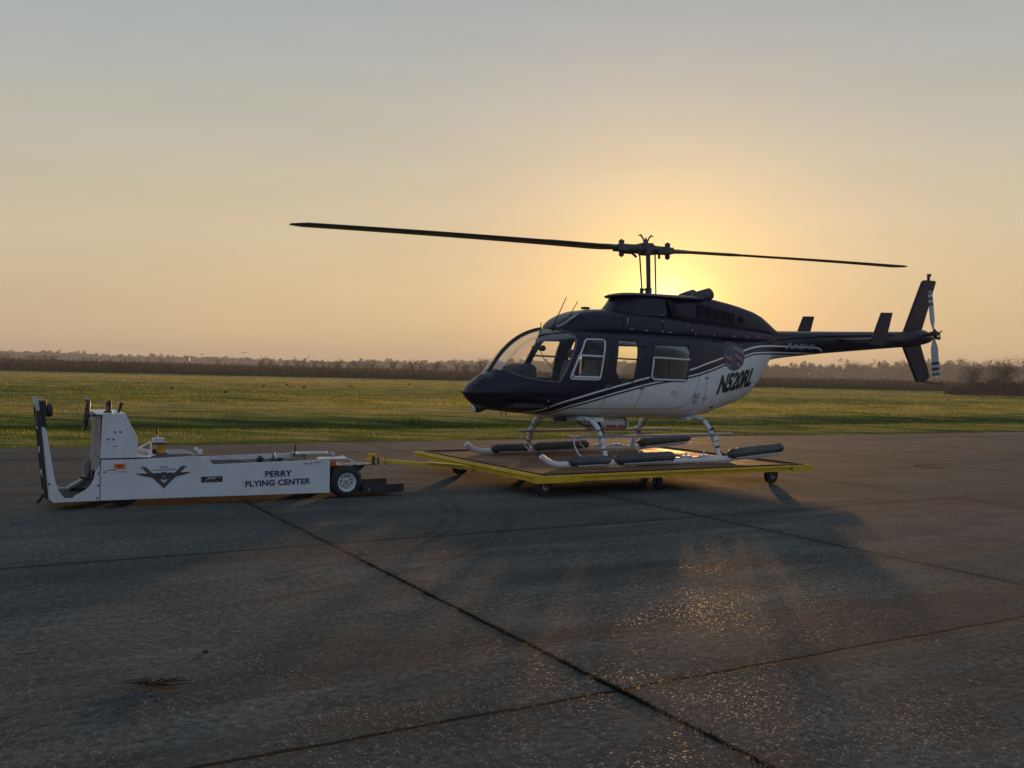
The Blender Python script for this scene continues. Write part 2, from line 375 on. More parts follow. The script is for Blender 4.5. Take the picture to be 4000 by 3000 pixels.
# ---- concrete apron
GO, GA, GS = Vector((-1.60, 8.58, 0)), R(29.9), 4.36
def mat_concrete():
    a = Mat('weathered_concrete'); P = world_pos(a)
    mp = a.n('ShaderNodeMapping'); mp.vector_type = 'TEXTURE'; a.l(P, mp.inputs[0]); mp.inputs['Location'].default_value = GO; mp.inputs['Rotation'].default_value = (0, 0, GA)
    V = mp.outputs[0]
    wv = a.n('ShaderNodeTexNoise'); wv.inputs['Scale'].default_value = 2.0; wv.inputs['Detail'].default_value = 5; a.l(P, wv.inputs[0])
    sp = a.n('ShaderNodeSeparateXYZ'); a.l(V, sp.inputs[0])
    wob = a.math('MULTIPLY', a.math('SUBTRACT', wv.outputs[0], .5), .05)
    def joint(c_, width):
        f = a.math('ADD', c_, wob); f = a.math('DIVIDE', f, GS); f = a.math('SUBTRACT', f, a.math('ROUND', f))
        f = a.math('MULTIPLY', a.math('ABSOLUTE', f), GS); return a.ramp(a.math('DIVIDE', f, width), [(.0, 1.0), (.45, 1.0), (1, 0.0)]), f
    jx, fx_ = joint(sp.outputs['X'], .026); jy, fy_ = joint(sp.outputs['Y'], .022)
    j = a.math('MAXIMUM', jx, jy)
    edge = a.ramp(a.math('MINIMUM', fx_, fy_), [(0, 1.0), (.10, .35), (.30, 0.0)])
    big = a.noise(V, .35, 6, .6); mid = a.noise(V, 1.6, 6, .62); fine = a.noise(V, 22, 6, .7)
    st = a.n('ShaderNodeMapping'); a.l(V, st.inputs[0]); st.inputs['Scale'].default_value = (.35, 2.6, 1); st.inputs['Rotation'].default_value = (0, 0, .12)
    streak = a.noise(st.outputs[0], 1.3, 7, .65)
    cells = a.n('ShaderNodeTexWhiteNoise'); cells.noise_dimensions = '3D'
    fl = a.n('ShaderNodeVectorMath', operation='FLOOR'); sc_ = a.n('ShaderNodeVectorMath', operation='SCALE'); sc_.inputs['Scale'].default_value = 1 / GS
    a.l(V, sc_.inputs[0]); a.l(sc_.outputs[0], fl.inputs[0]); a.l(fl.outputs[0], cells.inputs['Vector'])
    st2 = a.n('ShaderNodeMapping'); a.l(V, st2.inputs[0]); st2.inputs['Scale'].default_value = (.16, 1.1, 1)
    damp = a.noise(st2.outputs[0], .9, 6, .6)
    c = a.mix(a.ramp(big, [(.3, 0.0), (.7, 1.0)]), (.082, .090, .080), (.160, .172, .155))
    c = a.mix(a.ramp(mid, [(.38, 0.0), (.70, .75)]), c, (.054, .056, .052))
    c = a.mix(a.ramp(streak, [(.50, 0.0), (.68, .7)]), c, (.19, .188, .175))
    c = a.mix(a.ramp(damp, [(.48, 0.0), (.60, .8)]), c, (.030, .030, .030))
    c = a.mix(a.math('MULTIPLY', cells.outputs['Value'], .30), c, (.035, .035, .035))
    # exposed stones
    vo = a.n('ShaderNodeTexVoronoi'); vo.inputs['Scale'].default_value = 62; a.l(V, vo.inputs['Vector'])
    vo2 = a.n('ShaderNodeTexVoronoi'); vo2.inputs['Scale'].default_value = 38; a.l(V, vo2.inputs['Vector'])
    stone = a.ramp(vo.outputs['Distance'], [(.22, 1.0), (.46, 0.0)])
    pick = a.n('ShaderNodeSeparateColor'); a.l(vo.outputs['Color'], pick.inputs[0])
    pick2 = a.n('ShaderNodeSeparateColor'); a.l(vo2.outputs['Color'], pick2.inputs[0])
    worn = a.ramp(a.noise(V, .8, 6, .7), [(.38, .12), (.60, 1.0)])
    sf = a.math('MULTIPLY', a.math('MULTIPLY', stone, a.ramp(pick.outputs[0], [(.40, 0.0), (.7, 1.0)])), worn)
    c = a.mix(a.math('MULTIPLY', sf, .9), c, a.mix(pick.outputs[1], (.13, .13, .13), (.50, .48, .45)))
    big_st = a.math('MULTIPLY', a.ramp(vo2.outputs['Distance'], [(.10, 1.0), (.30, 0.0)]), a.math('MULTIPLY', worn, a.ramp(pick2.outputs[0], [(.72, 0.0), (.95, 1.0)])))
    c = a.mix(a.math('MULTIPLY', big_st, .6), c, (.34, .32, .29))
    c = a.mix(a.ramp(fine, [(.40, 0.0), (.64, .78)]), c, (.024, .025, .023))
    c = a.mix(a.math('MULTIPLY', edge, .45), c, (.024, .024, .022))
    # old arcs of tyre rubber by the tug
    for (cx_, cy_, r0, r1, x0) in ((-5.0, 10.2, 4.28, 4.36, 0), (-5.0, 10.2, 4.44, 4.52, 0), (-5.0, 10.2, 4.95, 5.05, 0)):
        dd = a.n('ShaderNodeVectorMath', operation='DISTANCE'); a.l(P, dd.inputs[0]); dd.inputs[1].default_value = (cx_, cy_, 0)
        q = a.math('MULTIPLY', a.math('GREATER_THAN', dd.outputs['Value'], r0), a.math('LESS_THAN', dd.outputs['Value'], r1))
        wsp = a.n('ShaderNodeSeparateXYZ'); a.l(P, wsp.inputs[0])
        q = a.math('MULTIPLY', q, a.math('MULTIPLY', a.math('GREATER_THAN', wsp.outputs['X'], -1.8), a.math('LESS_THAN', wsp.outputs['Y'], 11.3)))
        c = a.mix(a.math('MULTIPLY', a.math('MULTIPLY', q, a.ramp(mid, [(.3, 0.0), (.6, 1.0)])), .5), c, (.022, .022, .022))
    c = a.mix(j, c, (.005, .005, .004))
    h = a.math('ADD', a.math('MULTIPLY', sf, .5), a.math('MULTIPLY', fine, .5))
    h = a.math('ADD', h, a.math('MULTIPLY', big_st, .8))
    b1 = a.bump(h, 1.0, .009); b2 = a.bump(a.math('SUBTRACT', 1.0, j), .5, .004, b1)
    b3 = a.bump(a.noise(V, 1.1, 3), .5, .05, b2)
    a.set(**{'Base Color': c, 'Roughness': a.ramp(a.math('SUBTRACT', fine, a.math('MULTIPLY', a.math('MAXIMUM', sf, big_st), .5)), [(.05, .47), (.42, .92)]), 'Specular IOR Level': a.ramp(damp, [(.42, .06), (.62, .24)]), 'Normal': b3})
    return a.m
mb = MB(); k = 240; edgepts = []
for i in range(k + 1):
    xx = -60 + 160 * i / k
    edgepts.append((xx, .05 * math.sin(xx * 1.7) + .04 * math.sin(xx * 5.3 + 1) + rnd.uniform(-.04, .04)))
poly = [(-60, -60), (100, -60)] + edgepts[::-1]
def ew(x, y, z): q = EO + ex * x + ey * y; return (q.x, q.y, z)
top = [ew(x, y, 0) for x, y in poly]; bot = [ew(x, y, -.12) for x, y in poly]; n = len(poly)
mb.add(top + bot, [list(range(n))] + [(i, (i + 1) % n, n + (i + 1) % n, n + i) for i in range(n)])
M_concrete = mat_concrete()
tag(mb.build('concrete_apron', M_concrete), kind='structure')

# ---- blades of grass
def blades(n, y0, y1, hfun, wfun, power=1.6, lean=.5, mind=.02):
    u = npr.random(n); p = power - 1
    Y = (y0 ** -p + u * (y1 ** -p - y0 ** -p)) ** (-1 / p)
    X = (npr.uniform(-420, 4420, n) - 2000) / F_PX * Y
    d = edge_d(X, Y); k = d > mind; X, Y = X[k], Y[k]; n = len(X)
    h = hfun(X, Y) * npr.uniform(.45, 1.25, n); w_ = wfun(X, Y) * npr.uniform(.6, 1.4, n)
    a_ = npr.uniform(0, np.pi, n); b_ = npr.uniform(0, 2 * np.pi, n); ln = lean * h * npr.random(n)
    z = gz(X, Y) - .01
    V = np.zeros((n, 3, 3)); dx, dy = np.cos(a_) * w_ / 2, np.sin(a_) * w_ / 2
    V[:, 0] = np.stack([X - dx, Y - dy, z], 1); V[:, 1] = np.stack([X + dx, Y + dy, z], 1)
    V[:, 2] = np.stack([X + np.cos(b_) * ln, Y + np.sin(b_) * ln, z + h], 1)
    return V
clump = lambda X, Y: .6 + .8 * (np.sin(X * 1.3 + np.sin(Y * .9) * 2) * np.sin(Y * 1.1 + np.cos(X * .7)) * .5 + .5)
G1 = blades(170000, 16.5, 45, lambda X, Y: .055 * clump(X, Y) * (1 + .9 * np.exp(-((edge_d(X, Y) - 7.5) / 2.5) ** 2)), lambda X, Y: .010 * Y / 20)
G2 = blades(140000, 40, 132, lambda X, Y: .07 * clump(X, Y), lambda X, Y: .0008 * Y)
Ge = blades(60000, 16.5, 34, lambda X, Y: .09 * np.ones_like(X), lambda X, Y: .009 * np.ones_like(X)); Ge = Ge[edge_d(Ge[:, 0, 0], Ge[:, 0, 1]) < .7]
tag(tri_mesh('grass', np.concatenate([G1, G2, Ge]), M_grass), 'short mown grass field, green and straw coloured', 'grass', kind='stuff')
# rank tuft of taller weeds beside the apron, behind the nose
def tuft(name, c, rx, ry, n, h, label, cat, mat, wd=.012, group=None, zf=True):
    a_ = npr.normal(0, .5, (n, 2)) * (rx, ry); X = c[0] + a_[:, 0] * ex.x + a_[:, 1] * ey.x; Y = c[1] + a_[:, 0] * ex.y + a_[:, 1] * ey.y
    z = gz(X, Y) if zf else np.zeros(n); r2 = (a_[:, 0] / rx) ** 2 + (a_[:, 1] / ry) ** 2
    hh = h * npr.uniform(.4, 1.2, n) * np.exp(-r2 * .9); V = np.zeros((n, 3, 3)); t = npr.uniform(0, np.pi, n); b = npr.uniform(0, 6.28, n)
    V[:, 0] = np.stack([X - np.cos(t) * wd, Y - np.sin(t) * wd, z], 1); V[:, 1] = np.stack([X + np.cos(t) * wd, Y + np.sin(t) * wd, z], 1)
    V[:, 2] = np.stack([X + np.cos(b) * hh * .5, Y + np.sin(b) * hh * .5, z + hh], 1)
    V -= np.array([c[0], c[1], 0]); o = tri_mesh(name, V, mat); o.location = (c[0], c[1], 0)
    return tag(o, label, cat, group, 'stuff')
def leafmat(name, col, trans=.4, var=.5):
    a = Mat(name); g = a.n('ShaderNodeNewGeometry'); a.t.nodes.remove(a.b)
    c = a.mix(a.ramp(g.outputs['Random Per Island'], [(0, 0.0), (1, 1.0)]), tuple(x * (1 - var) for x in col), tuple(x * (1 + var) for x in col))
    df = a.n('ShaderNodeBsdfDiffuse'); tr = a.n('ShaderNodeBsdfTranslucent'); a.l(c, df.inputs[0]); a.l(c, tr.inputs[0])
    mx = a.n('ShaderNodeMixShader'); mx.inputs[0].default_value = trans; a.l(df.outputs[0], mx.inputs[1]); a.l(tr.outputs[0], mx.inputs[2])
    a.l(mx.outputs[0], a.out.inputs[0]); return a.m
M_weed = leafmat('weed_leaves', (.045, .085, .018)); M_reed = leafmat('dry_reeds', (.115, .085, .056), .3, .5)
M_leaf = leafmat('tree_leaves', (.038, .048, .030), .3); M_twig = leafmat('bare_twigs', (.085, .06, .045), .1, .4)
M_bark = simple('bark', (.07, .055, .042), .9, var=.4)
tuft('weed_patch', (-1.2, 29.2), 4.2, 1.0, 3200, .17, 'patch of taller dark green weeds in the grass left of the helicopter nose', 'weeds', M_weed, .012)
tuft('weed_patch', (-3.0, 30.2), .5, .4, 110, .30, 'small upright weed clump at the left end of the dark weed patch', 'weeds', M_weed, .012)

# ---- dry marsh beyond the field
n = 52000
Y = 130 + 110 * npr.random(n) ** 1.7; px = npr.uniform(-500, 4500, n); X = (px - 2000) / F_PX * Y
Y = Y + 1.4 * np.sin(X * .21) + .8 * np.sin(X * .9)
hh = (np.interp(px, [0, 600, 1000, 1400, 4000], [1.56, 1.50, 1.38, 1.26, 1.22]) + .10 * np.sin(X * .8) * np.sin(Y * .4) + .09 * np.sin(X * .23 + 1) + .07 * np.sin(X * 2.3)) * npr.uniform(.4, 1.06, n) * np.where(npr.random(n) < .05, 1.25, 1); wd = npr.uniform(.03, .10, n)
t = npr.uniform(0, np.pi, n); b = npr.uniform(0, 6.28, n); V = np.zeros((n, 4, 3))
V[:, 0] = np.stack([X - np.cos(t) * wd, Y - np.sin(t) * wd, hh * 0], 1); V[:, 1] = np.stack([X + np.cos(t) * wd, Y + np.sin(t) * wd, hh * 0], 1)
V[:, 2] = np.stack([X + np.cos(t) * wd * .8 + np.cos(b) * hh * .12, Y + np.sin(t) * wd, hh * .9], 1); V[:, 3] = np.stack([X - np.cos(t) * wd * .4 + np.cos(b) * hh * .2, Y, hh], 1)
tag(tri_mesh('dry_reeds', V, M_reed, npf=4), 'band of reddish brown dry reeds beyond the mown field', 'reeds', kind='stuff')
n = 14000; Y = npr.uniform(128.3, 130.5, n); px = npr.uniform(-500, 4500, n); X = (px - 2000) / F_PX * Y; Y = Y + 1.4 * np.sin(X * .21) + .8 * np.sin(X * .9)
hh = npr.uniform(.15, .5, n) * (1 + .4 * np.sin(X * .3)); t = npr.uniform(0, np.pi, n); V = np.zeros((n, 3, 3))
V[:, 0] = np.stack([X - .07, Y, hh * 0], 1); V[:, 1] = np.stack([X + .07, Y, hh * 0], 1); V[:, 2] = np.stack([X + np.cos(t) * .1, Y, hh], 1)
tag(tri_mesh('rough_grass', V, M_weed), 'strip of rough green grass at the foot of the dry reeds', 'grass', kind='stuff')

def crown(c, r_, n, size, flat=.8):
    """leaf faces spread through lumpy clusters of one crown"""
    nc = max(5, int(9)); cc = npr.normal(0, .42, (nc, 3)) * (r_[0], r_[1], r_[2]); cc[:, 2] = np.abs(cc[:, 2]) * .9 - r_[2] * .15
    k = npr.integers(0, nc, n); rad = npr.uniform(.28, .5, nc)
    d = npr.normal(0, 1, (n, 3)); d /= np.linalg.norm(d, axis=1)[:, None]
    p = cc[k] + d * (npr.random(n) ** .4 * rad[k])[:, None] * np.array(r_)
    p += np.array(c); s = size * npr.uniform(.5, 1.5, n)
    V = p[:, None, :] + npr.normal(0, 1, (n, 3, 3)) * s[:, None, None] * np.array([.6, .6, .45])
    return V
# far woods: read as one mass
def wood(name, cols, Yd, prof, step, per, size, label):
    out_ = []; px = cols[0]
    while px < cols[1]:
        Yq = Yd * rnd.uniform(.94, 1.12); hor = np.interp(px, [q[0] for q in prof], [q[1] for q in prof])
        H_ = hor / F_PX * Yq * rnd.uniform(.82, 1.03) + 1.5; x = (px - 2000) / F_PX * Yq; rw = H_ * rnd.uniform(.32, .5)
        out_.append(crown((x, Yq, H_ * .62), (rw, rw, H_ * .42), per, size))
        nb = per // 2; V = np.zeros((nb, 3, 3)); p = np.stack([x + npr.normal(0, rw * .7, nb), Yq + npr.normal(0, 3, nb), npr.uniform(0, H_ * .6, nb)], 1)
        out_.append(p[:, None, :] + npr.normal(0, 1, (nb, 3, 3)) * size)
        px += step * rnd.uniform(.6, 1.3)
    V = np.concatenate(out_); V[:, :, 2] = np.maximum(V[:, :, 2], 0)
    return tag(tri_mesh(name, V, M_leaf), label, 'woodland', kind='stuff')
wood('distant_woodland', (-500, 2500), 860, [(-500, 33), (0, 32), (150, 36), (300, 35), (420, 26), (600, 29), (750, 24), (900, 28), (1100, 22), (1300, 19), (1450, 31), (1600, 27), (1800, 34), (2000, 42), (2500, 48)], 20, 700, .8, 'long hazy line of far trees on the left horizon')
wood('hazy_woodland', (2450, 4500), 540, [(2450, 36), (2950, 42), (3250, 58), (3450, 66), (3650, 82), (3760, 76), (4000, 80), (4500, 84)], 24, 700, .55, 'tall hazy wood along the right horizon behind the tail')

def tree(name, px, Y, H_, w_, label, bare=False, group=None, n=900, size=.4, trunk=.25, mat=None):
    c = at(px, Y); root = empty(name, c, rnd.uniform(0, 6), label, 'tree', group)
    t = MB(); t.tube([(0, 0, 0), (.05 * H_, 0, H_ * .4), (0, .03 * H_, H_ * .8)], [trunk, trunk * .6, trunk * .2], 6)
    tw = []
    for i in range(9 if not bare else 26):
        a_ = rnd.uniform(0, 6.28); z0 = H_ * rnd.uniform(.12 if bare else .3, .7); rr = w_ * rnd.uniform(.3, .55); z1 = min(H_ * .98, z0 + H_ * rnd.uniform(.15, .4))
        p1 = (rr * .45 * math.cos(a_), rr * .45 * math.sin(a_), z0 + (z1 - z0) * .6); p2 = (rr * math.cos(a_), rr * math.sin(a_), z1)
        t.tube([(0, 0, z0), p1, p2], [trunk * .35, trunk * .2, trunk * .06], 4); tw += [p1, p2]
    t.build('trunk', M_bark, root, fix=False)
    if bare:
        tw = np.array(tw); k = npr.integers(0, len(tw), n); p = tw[k] + npr.normal(0, 1, (n, 3)) * (w_ * .13, w_ * .13, H_ * .08)
        d = npr.normal(0, 1, (n, 3)); d[:, 2] = np.abs(d[:, 2]) + .3; d *= (npr.uniform(.1, .32, n) * H_ * .3 / np.linalg.norm(d, axis=1))[:, None]
        V = np.zeros((n, 3, 3)); V[:, 0] = p; V[:, 1] = p + npr.normal(0, 1, (n, 3)) * size * .12; V[:, 2] = p + d
        V[:, :, 2] = np.maximum(V[:, :, 2], 0)
        tri_mesh('twigs', V, mat or M_twig, root)
    else:
        tri_mesh('crown', crown((0, 0, H_ * .62), (w_ * .5, w_ * .5, H_ * .36), n, size), mat or M_leaf, root)
    return root
def ht(px_above, Y): return px_above / F_PX * Y + 1.6
tree('tree', 468, 700, ht(33, 700), 6.0, 'dark round topped tree standing above the far treeline near the left edge', n=1500)
tree('tree', 20, 690, ht(29, 690), 11, 'broad hazy tree at the far left end of the horizon', n=1300)
tree('tree', 1240, 680, ht(20, 680), 6, 'dark rounded tree on the skyline midway between tug and helicopter', n=1200)
tree('tree', 835, 720, ht(27, 720), 10, 'wide low tree on the skyline right of the lamp mast', n=1300)
tree('bare_tree', 395, 690, ht(36, 690), 10, 'thin bare tree poking above the left treeline', True, n=700)
tree('bare_tree', 1790, 560, ht(38, 560), 8, 'bare spreading tree on the skyline above the nose of the helicopter', True, n=1500)
tree('bare_tree', 1885, 540, ht(43, 540), 9, 'bare tree with tangled crown just left of the windshield', True, n=1600)
tree('bare_tree', 1620, 560, ht(33, 560), 6, 'slim bare tree on the skyline left of the nose', True, n=900)
tree('bare_tree', 3330, 500, ht(64, 500), 8, 'bare topped tree in the hazy wood below the tail boom', True, n=1200)
tree('bare_tree', 3925, 104, ht(82, 104), 3.4, 'tallest bare brown tree in the thicket at the right edge', True, n=5200, trunk=.06, size=.16)
tree('bare_tree', 3800, 102, ht(56, 102), 2.6, 'smaller bare brown tree at the left side of the right thicket', True, n=3400, trunk=.05, size=.16)
tree('bare_tree', 4040, 106, ht(60, 106), 3.0, 'bare brown tree cut by the right edge of the view', True, n=3200, trunk=.05, size=.16)
def bush(px0, px1, Y, h, label, n=6500, mat=None):
    x0, x1 = at(px0, Y).x, at(px1, Y).x; cx_ = (x0 + x1) / 2; wv = (x1 - x0)
    X = npr.uniform(-wv / 2, wv / 2, n); e = np.clip(1 - (np.abs(X) / (wv / 2)) ** 6, 0.25, 1); lump = .75 + .25 * np.sin(X * 2.1 + 1) * np.sin(X * .9)
    Z = npr.random(n) * h * e * lump; Yv = npr.normal(0, .8, n); p = np.stack([X, Yv, Z], 1)
    V = p[:, None, :] + npr.normal(0, 1, (n, 3, 3)) * np.array([.05, .05, .12]); V[:, :, 2] = np.maximum(V[:, :, 2], 0)
    o = tri_mesh('thicket', V, mat or M_twig); o.location = (cx_, Y, 0); return tag(o, label, 'bush')
bush(3715, 4160, 101, 1.75, 'dense dark thicket of bare brush at the right edge of the field', 12000)
bush(262, 335, 129, .75, 'low dark bush at the foot of the reeds near the left edge', 900, M_weed)
# bare saplings standing in the marsh, all much alike
sap = tree('bare_sapling', 1020, 190, 3.0, 1.6, 'slender bare sapling rising from the dry reeds', True, 'bare saplings in the marsh', n=240, trunk=.05, size=1.1)
k = 0
for px_ in list(range(1040, 1960, 24)) + list(range(-60, 240, 30)) + [845, 900, 2900]:
    r0 = sap.copy(); COL.objects.link(r0); Yq = rnd.uniform(165, 235); r0.location = at(px_ + rnd.uniform(-10, 10), Yq); s = rnd.uniform(.55, 1.05); r0.scale = (s, s, s); r0.rotation_euler = (0, 0, rnd.uniform(0, 6))
    for ch in sap.children:
        c2 = ch.copy(); COL.objects.link(c2); c2.parent = r0

# far houses, masts and poles
M_roof = simple('far_roof', (.035, .032, .034), .9, spec=.1); M_wall = simple('far_wall', (.10, .095, .09), .8)
def house(px, Y, wd, dp, hw, hr, label, rz=0, wall=None, roof=None):
    root = empty('house', at(px, Y), rz, label, 'house')
    b = MB(); b.b2((-wd / 2, -dp / 2, 0), (wd / 2, dp / 2, hw)); b.build('wall', wall or M_wall, root)
    rf = MB(); o = .5; rf.prism([(-dp / 2 - o, hw), (dp / 2 + o, hw), (0, hw + hr)], -wd / 2 - o, wd / 2 + o, axis='x'); rf.build('roof', roof or M_roof, root)
    for xx in (-wd * .3, wd * .05, wd * .32):
        q = MB(); q.b2((xx - .5, -dp / 2 - .06, 1.0), (xx + .5, -dp / 2 - .01, 2.2)); q.build('window', M_dark, root)
    return root
house(128, 560, 7, 7, 2.4, 1.4, 'pale hazy house behind the reeds near the left edge', .5)
house(335, 640, 9, 7, 2.3, 1.2, 'low hazy roof under the left treeline', -.4)
house(512, 640, 9, 7, 2.3, 1.5, 'low house with pale front left of the lamp mast', .5)
house(650, 640, 8, 7, 2.4, 1.7, 'dark gabled house beneath the treeline left of the small tower', .9)
house(1412, 560, 8, 7, 2.4, 2.0, 'hazy gabled house beyond the saplings midway across', .8)
house(1700, 520, 9, 7, 2.2, 1.5, 'low hazy roof in front of the trees left of the helicopter', .5)
house(1845, 500, 9, 7, 2.2, 1.7, 'hazy roof just left of the helicopter nose', .7)
tw = empty('tower', at(733, 500), 0, 'small dark box topped tower on the left horizon', 'tower')
b = MB(); b.b2((-.75, -.75, 2.4), (.75, .75, 4.4)); b.build('tank', M_dark, tw); b = MB(); b.prism([(-.9, 4.4), (.9, 4.4), (0, 4.9)], -.9, .9, axis='x'); b.build('roof', M_roof, tw)
for sx in (-.6, .6):
    for sy in (-.6, .6): b = MB(); b.tube([(sx, sy, 0), (sx, sy, 2.4)], .09, 6); b.build('leg', M_dark, tw)
def pole(px, Y, up, label, kind='lamp'):
    r0 = empty('pole', at(px, Y), 0, label, 'pole'); h = up / F_PX * Y + 1.6
    b = MB(); b.tube([(0, 0, 0), (0, 0, h)], [.16, .12], 6); b.build('shaft', M_grey, r0)
    b = MB()
    if kind == 'lamp': b.b2((-.55, -.2, h - .5), (.55, .2, h)); b.b2((-.45, -.2, h - 3.0), (.45, .2, h - 2.4))
    elif kind == 'bar': b.b2((-2, -.1, h - .25), (2, .1, h))
    else: b.b2((-.3, -.1, h - .3), (.3, .1, h + .3))
    b.build('head', M_dark, r0)
pole(233, 560, 38, 'tall thin pole rising above the trees near the left edge', 'x')
pole(789, 560, 36, 'lamp mast with two dark lamp clusters right of the small tower')
pole(950, 620, 44, 'thin mast with a flat crossbar above the middle of the horizon', 'bar')
pole(1204, 560, 34, 'thin pale pole on the skyline left of the dark rounded tree', 'x')
pole(1151, 600, 28, 'short pole with a small head, left of the thin pale pole', 'x')

# dark clods scattered on the field
_cl = [(-6.7, 104.8), (-20.1, 81.9), (-17.8, 68.7), (-17.5, 74.7), (-22.2, 106.8), (-14.3, 66.1), (-12.3, 73.3), (-28.1, 72.2), (-20.6, 58.1), (26.3, 94.9), (34.0, 101.2), (36.0, 99.7), (-15.5, 51.9), (-25.7, 107.7), (-12.1, 104.2), (41.8, 85.1), (48.5, 96.1), (32.1, 79.3), (45.7, 109.7), (-9.4, 88), (30.2, 88)]
M_mud = simple('dark_mud', (.02, .017, .012), .95, var=.4)
bm = bmesh.new(); bmesh.ops.create_icosphere(bm, subdivisions=2, radius=.13)
for v_ in bm.verts: v_.co *= rnd.uniform(.75, 1.2); v_.co.z = v_.co.z * .8 + .08
me = bpy.data.meshes.new('mud_clod'); bm.to_mesh(me); bm.free(); me.materials.append(M_mud)
for i, (x, y) in enumerate(_cl):
    o = bpy.data.objects.new('mud_clod', me); COL.objects.link(o); s = rnd.uniform(.35, .85); o.scale = (s * rnd.uniform(.8, 1.5), s, s * rnd.uniform(.5, 1.1)); o.location = (x, y, 0); o.rotation_euler = (0, 0, rnd.uniform(0, 6))
    tag(o, 'small dark mud clod dotting the mown field', 'clod', 'dark clods on the field')
# joints overgrown with weeds, torn plant, stone, drain
def gw(x, y): q = GO + Vector((math.cos(GA), math.sin(GA), 0)) * x + Vector((-math.sin(GA), math.cos(GA), 0)) * y; return q.x, q.y
Vs = []
for (a0, a1, dens) in ((-5.9, -.6, 300),):
    n = int((a1 - a0) * dens); yy = npr.uniform(a0, a1, n); keep = npr.random(n) < (.25 + .75 * (np.sin(yy * 3.1) * np.sin(yy * 7.7 + 1) > -.1)); yy = yy[keep]; n = len(yy)
    yy = np.concatenate([yy, npr.normal(-4.36, .10, 260)]); n = len(yy); xx = npr.normal(0, .008, n)
    gx = np.array([gw(p, q) for p, q in zip(xx, yy)]); hh = npr.uniform(.003, .016, n); t = npr.uniform(0, 3.14, n); b_ = npr.uniform(0, 6.28, n); V = np.zeros((n, 3, 3))
    V[:, 0] = np.stack([gx[:, 0] - np.cos(t) * .004, gx[:, 1] - np.sin(t) * .004, hh * 0], 1); V[:, 1] = np.stack([gx[:, 0] + np.cos(t) * .004, gx[:, 1] + np.sin(t) * .004, hh * 0], 1)
    V[:, 2] = np.stack([gx[:, 0] + np.cos(b_) * .02, gx[:, 1] + np.sin(b_) * .02, hh], 1); Vs.append(V)
M_moss = leafmat('joint_moss', (.022, .032, .012))
tag(tri_mesh('joint_weeds', np.concatenate(Vs), M_moss), 'low weeds growing along the long slab joint in the foreground', 'weeds', kind='stuff')
mb = MB()
for i in range(26):
    a_ = rnd.uniform(-.5, .5) + (0 if rnd.random() < .6 else math.pi); l_ = rnd.uniform(.04, .17); z1 = rnd.uniform(.0, .035)
    x0, y0 = rnd.uniform(-.05, .05), rnd.uniform(-.02, .02)
    mb.tube([(x0, y0, .008), (x0 + l_ * .5 * math.cos(a_), y0 + l_ * .5 * math.sin(a_), .01 + z1), (x0 + l_ * math.cos(a_), y0 + l_ * math.sin(a_), .005 + z1 * .8)], [.003, .0035, .001], 5)
M_dry = simple('dead_stalks', (.055, .042, .02), .9, var=.6, scale=40)
o = mb.build('torn_plant', M_dry, fix=False); o.location = (-1.74, 4.71, 0); tag(o, 'torn tuft of dead stalks lying on the concrete in the left foreground', 'plant debris')
bm = bmesh.new(); bmesh.ops.create_icosphere(bm, subdivisions=2, radius=.013)
for v_ in bm.verts: v_.co.x *= 1.4; v_.co *= rnd.uniform(.85, 1.1); v_.co.z = v_.co.z * .5 + .006
me = bpy.data.meshes.new('pebble'); bm.to_mesh(me); bm.free(); o = link('pebble', me, M_mud); o.location = (-1.66, 5.28, 0); tag(o, 'lone black pebble on the concrete behind the torn tuft', 'stone')
mb = MB(); mb.lathe([(.24, 0), (.24, .006), (.20, .008), (.19, .004), (.0, .004)], (0, 0, 0), 'z', 24); o = mb.build('drain_cover', M_mud); o.location = (7.6, 17.5, .001); tag(o, 'dark round drain cover in the concrete right of the dolly', 'drain')
mb = MB(); pts = [(5.75, 12.75), (5.9, 12.82), (6.05, 12.80), (6.25, 12.72), (6.42, 12.55), (6.6, 12.53)]
for i in range(len(pts) - 1):
    (xa, ya), (xb, yb) = pts[i], pts[i + 1]; mb.add([(xa, ya - .012, .003), (xb, yb - .012, .003), (xb, yb + .012, .003), (xa, ya + .014, .003)], [(0, 1, 2, 3)])
tag(mb.build('concrete_crack', M_mud, fix=False), kind='structure')

# ================================================================== HELICOPTER
heli = empty('helicopter', (2.14, 15.14, .27), R(30), 'dark blue and white helicopter with two bladed rotor standing on the yellow dolly', 'helicopter')
ZT = pchip([(-3.245, 1.0), (-3.2, 1.086), (-3.11, 1.164), (-2.986, 1.244), (-2.87, 1.300), (-2.788, 1.420), (-2.663, 1.580), (-2.512, 1.722), (-2.357, 1.825), (-2.2, 1.892), (-2.04, 1.935), (-1.7, 1.965), (-1, 1.975), (0, 1.965), (1.2, 1.955), (2.0, 1.99), (2.62, 2.085), (3.35, 2.111), (4.34, 2.146), (6.05, 2.208)])
ZB = pchip([(-3.245, .975), (-3.18, .895), (-3.10, .82), (-3.02, .775), (-2.82, .745), (-2.41, .705), (-2.1, .675), (-1.68, .655), (-.82, .638), (.08, .628), (.55, .634), (.85, .668), (1.2, .745), (1.6, .838), (1.9, .935), (2.1, 1.075), (2.28, 1.30), (2.44, 1.54), (2.62, 1.60), (3.26, 1.675), (3.87, 1.736), (4.5, 1.79), (6.05, 1.918)])
WW = pchip([(-3.245, .04), (-3.2, .15), (-3.1, .27), (-2.95, .37), (-2.7, .475), (-2.4, .565), (-2.0, .632), (-1.6, .66), (0, .665), (.5, .65), (.9, .60), (1.3, .525), (1.7, .44), (2.1, .35), (2.4, .28), (2.62, .235), (3.35, .205), (4.34, .175), (6.05, .12)])
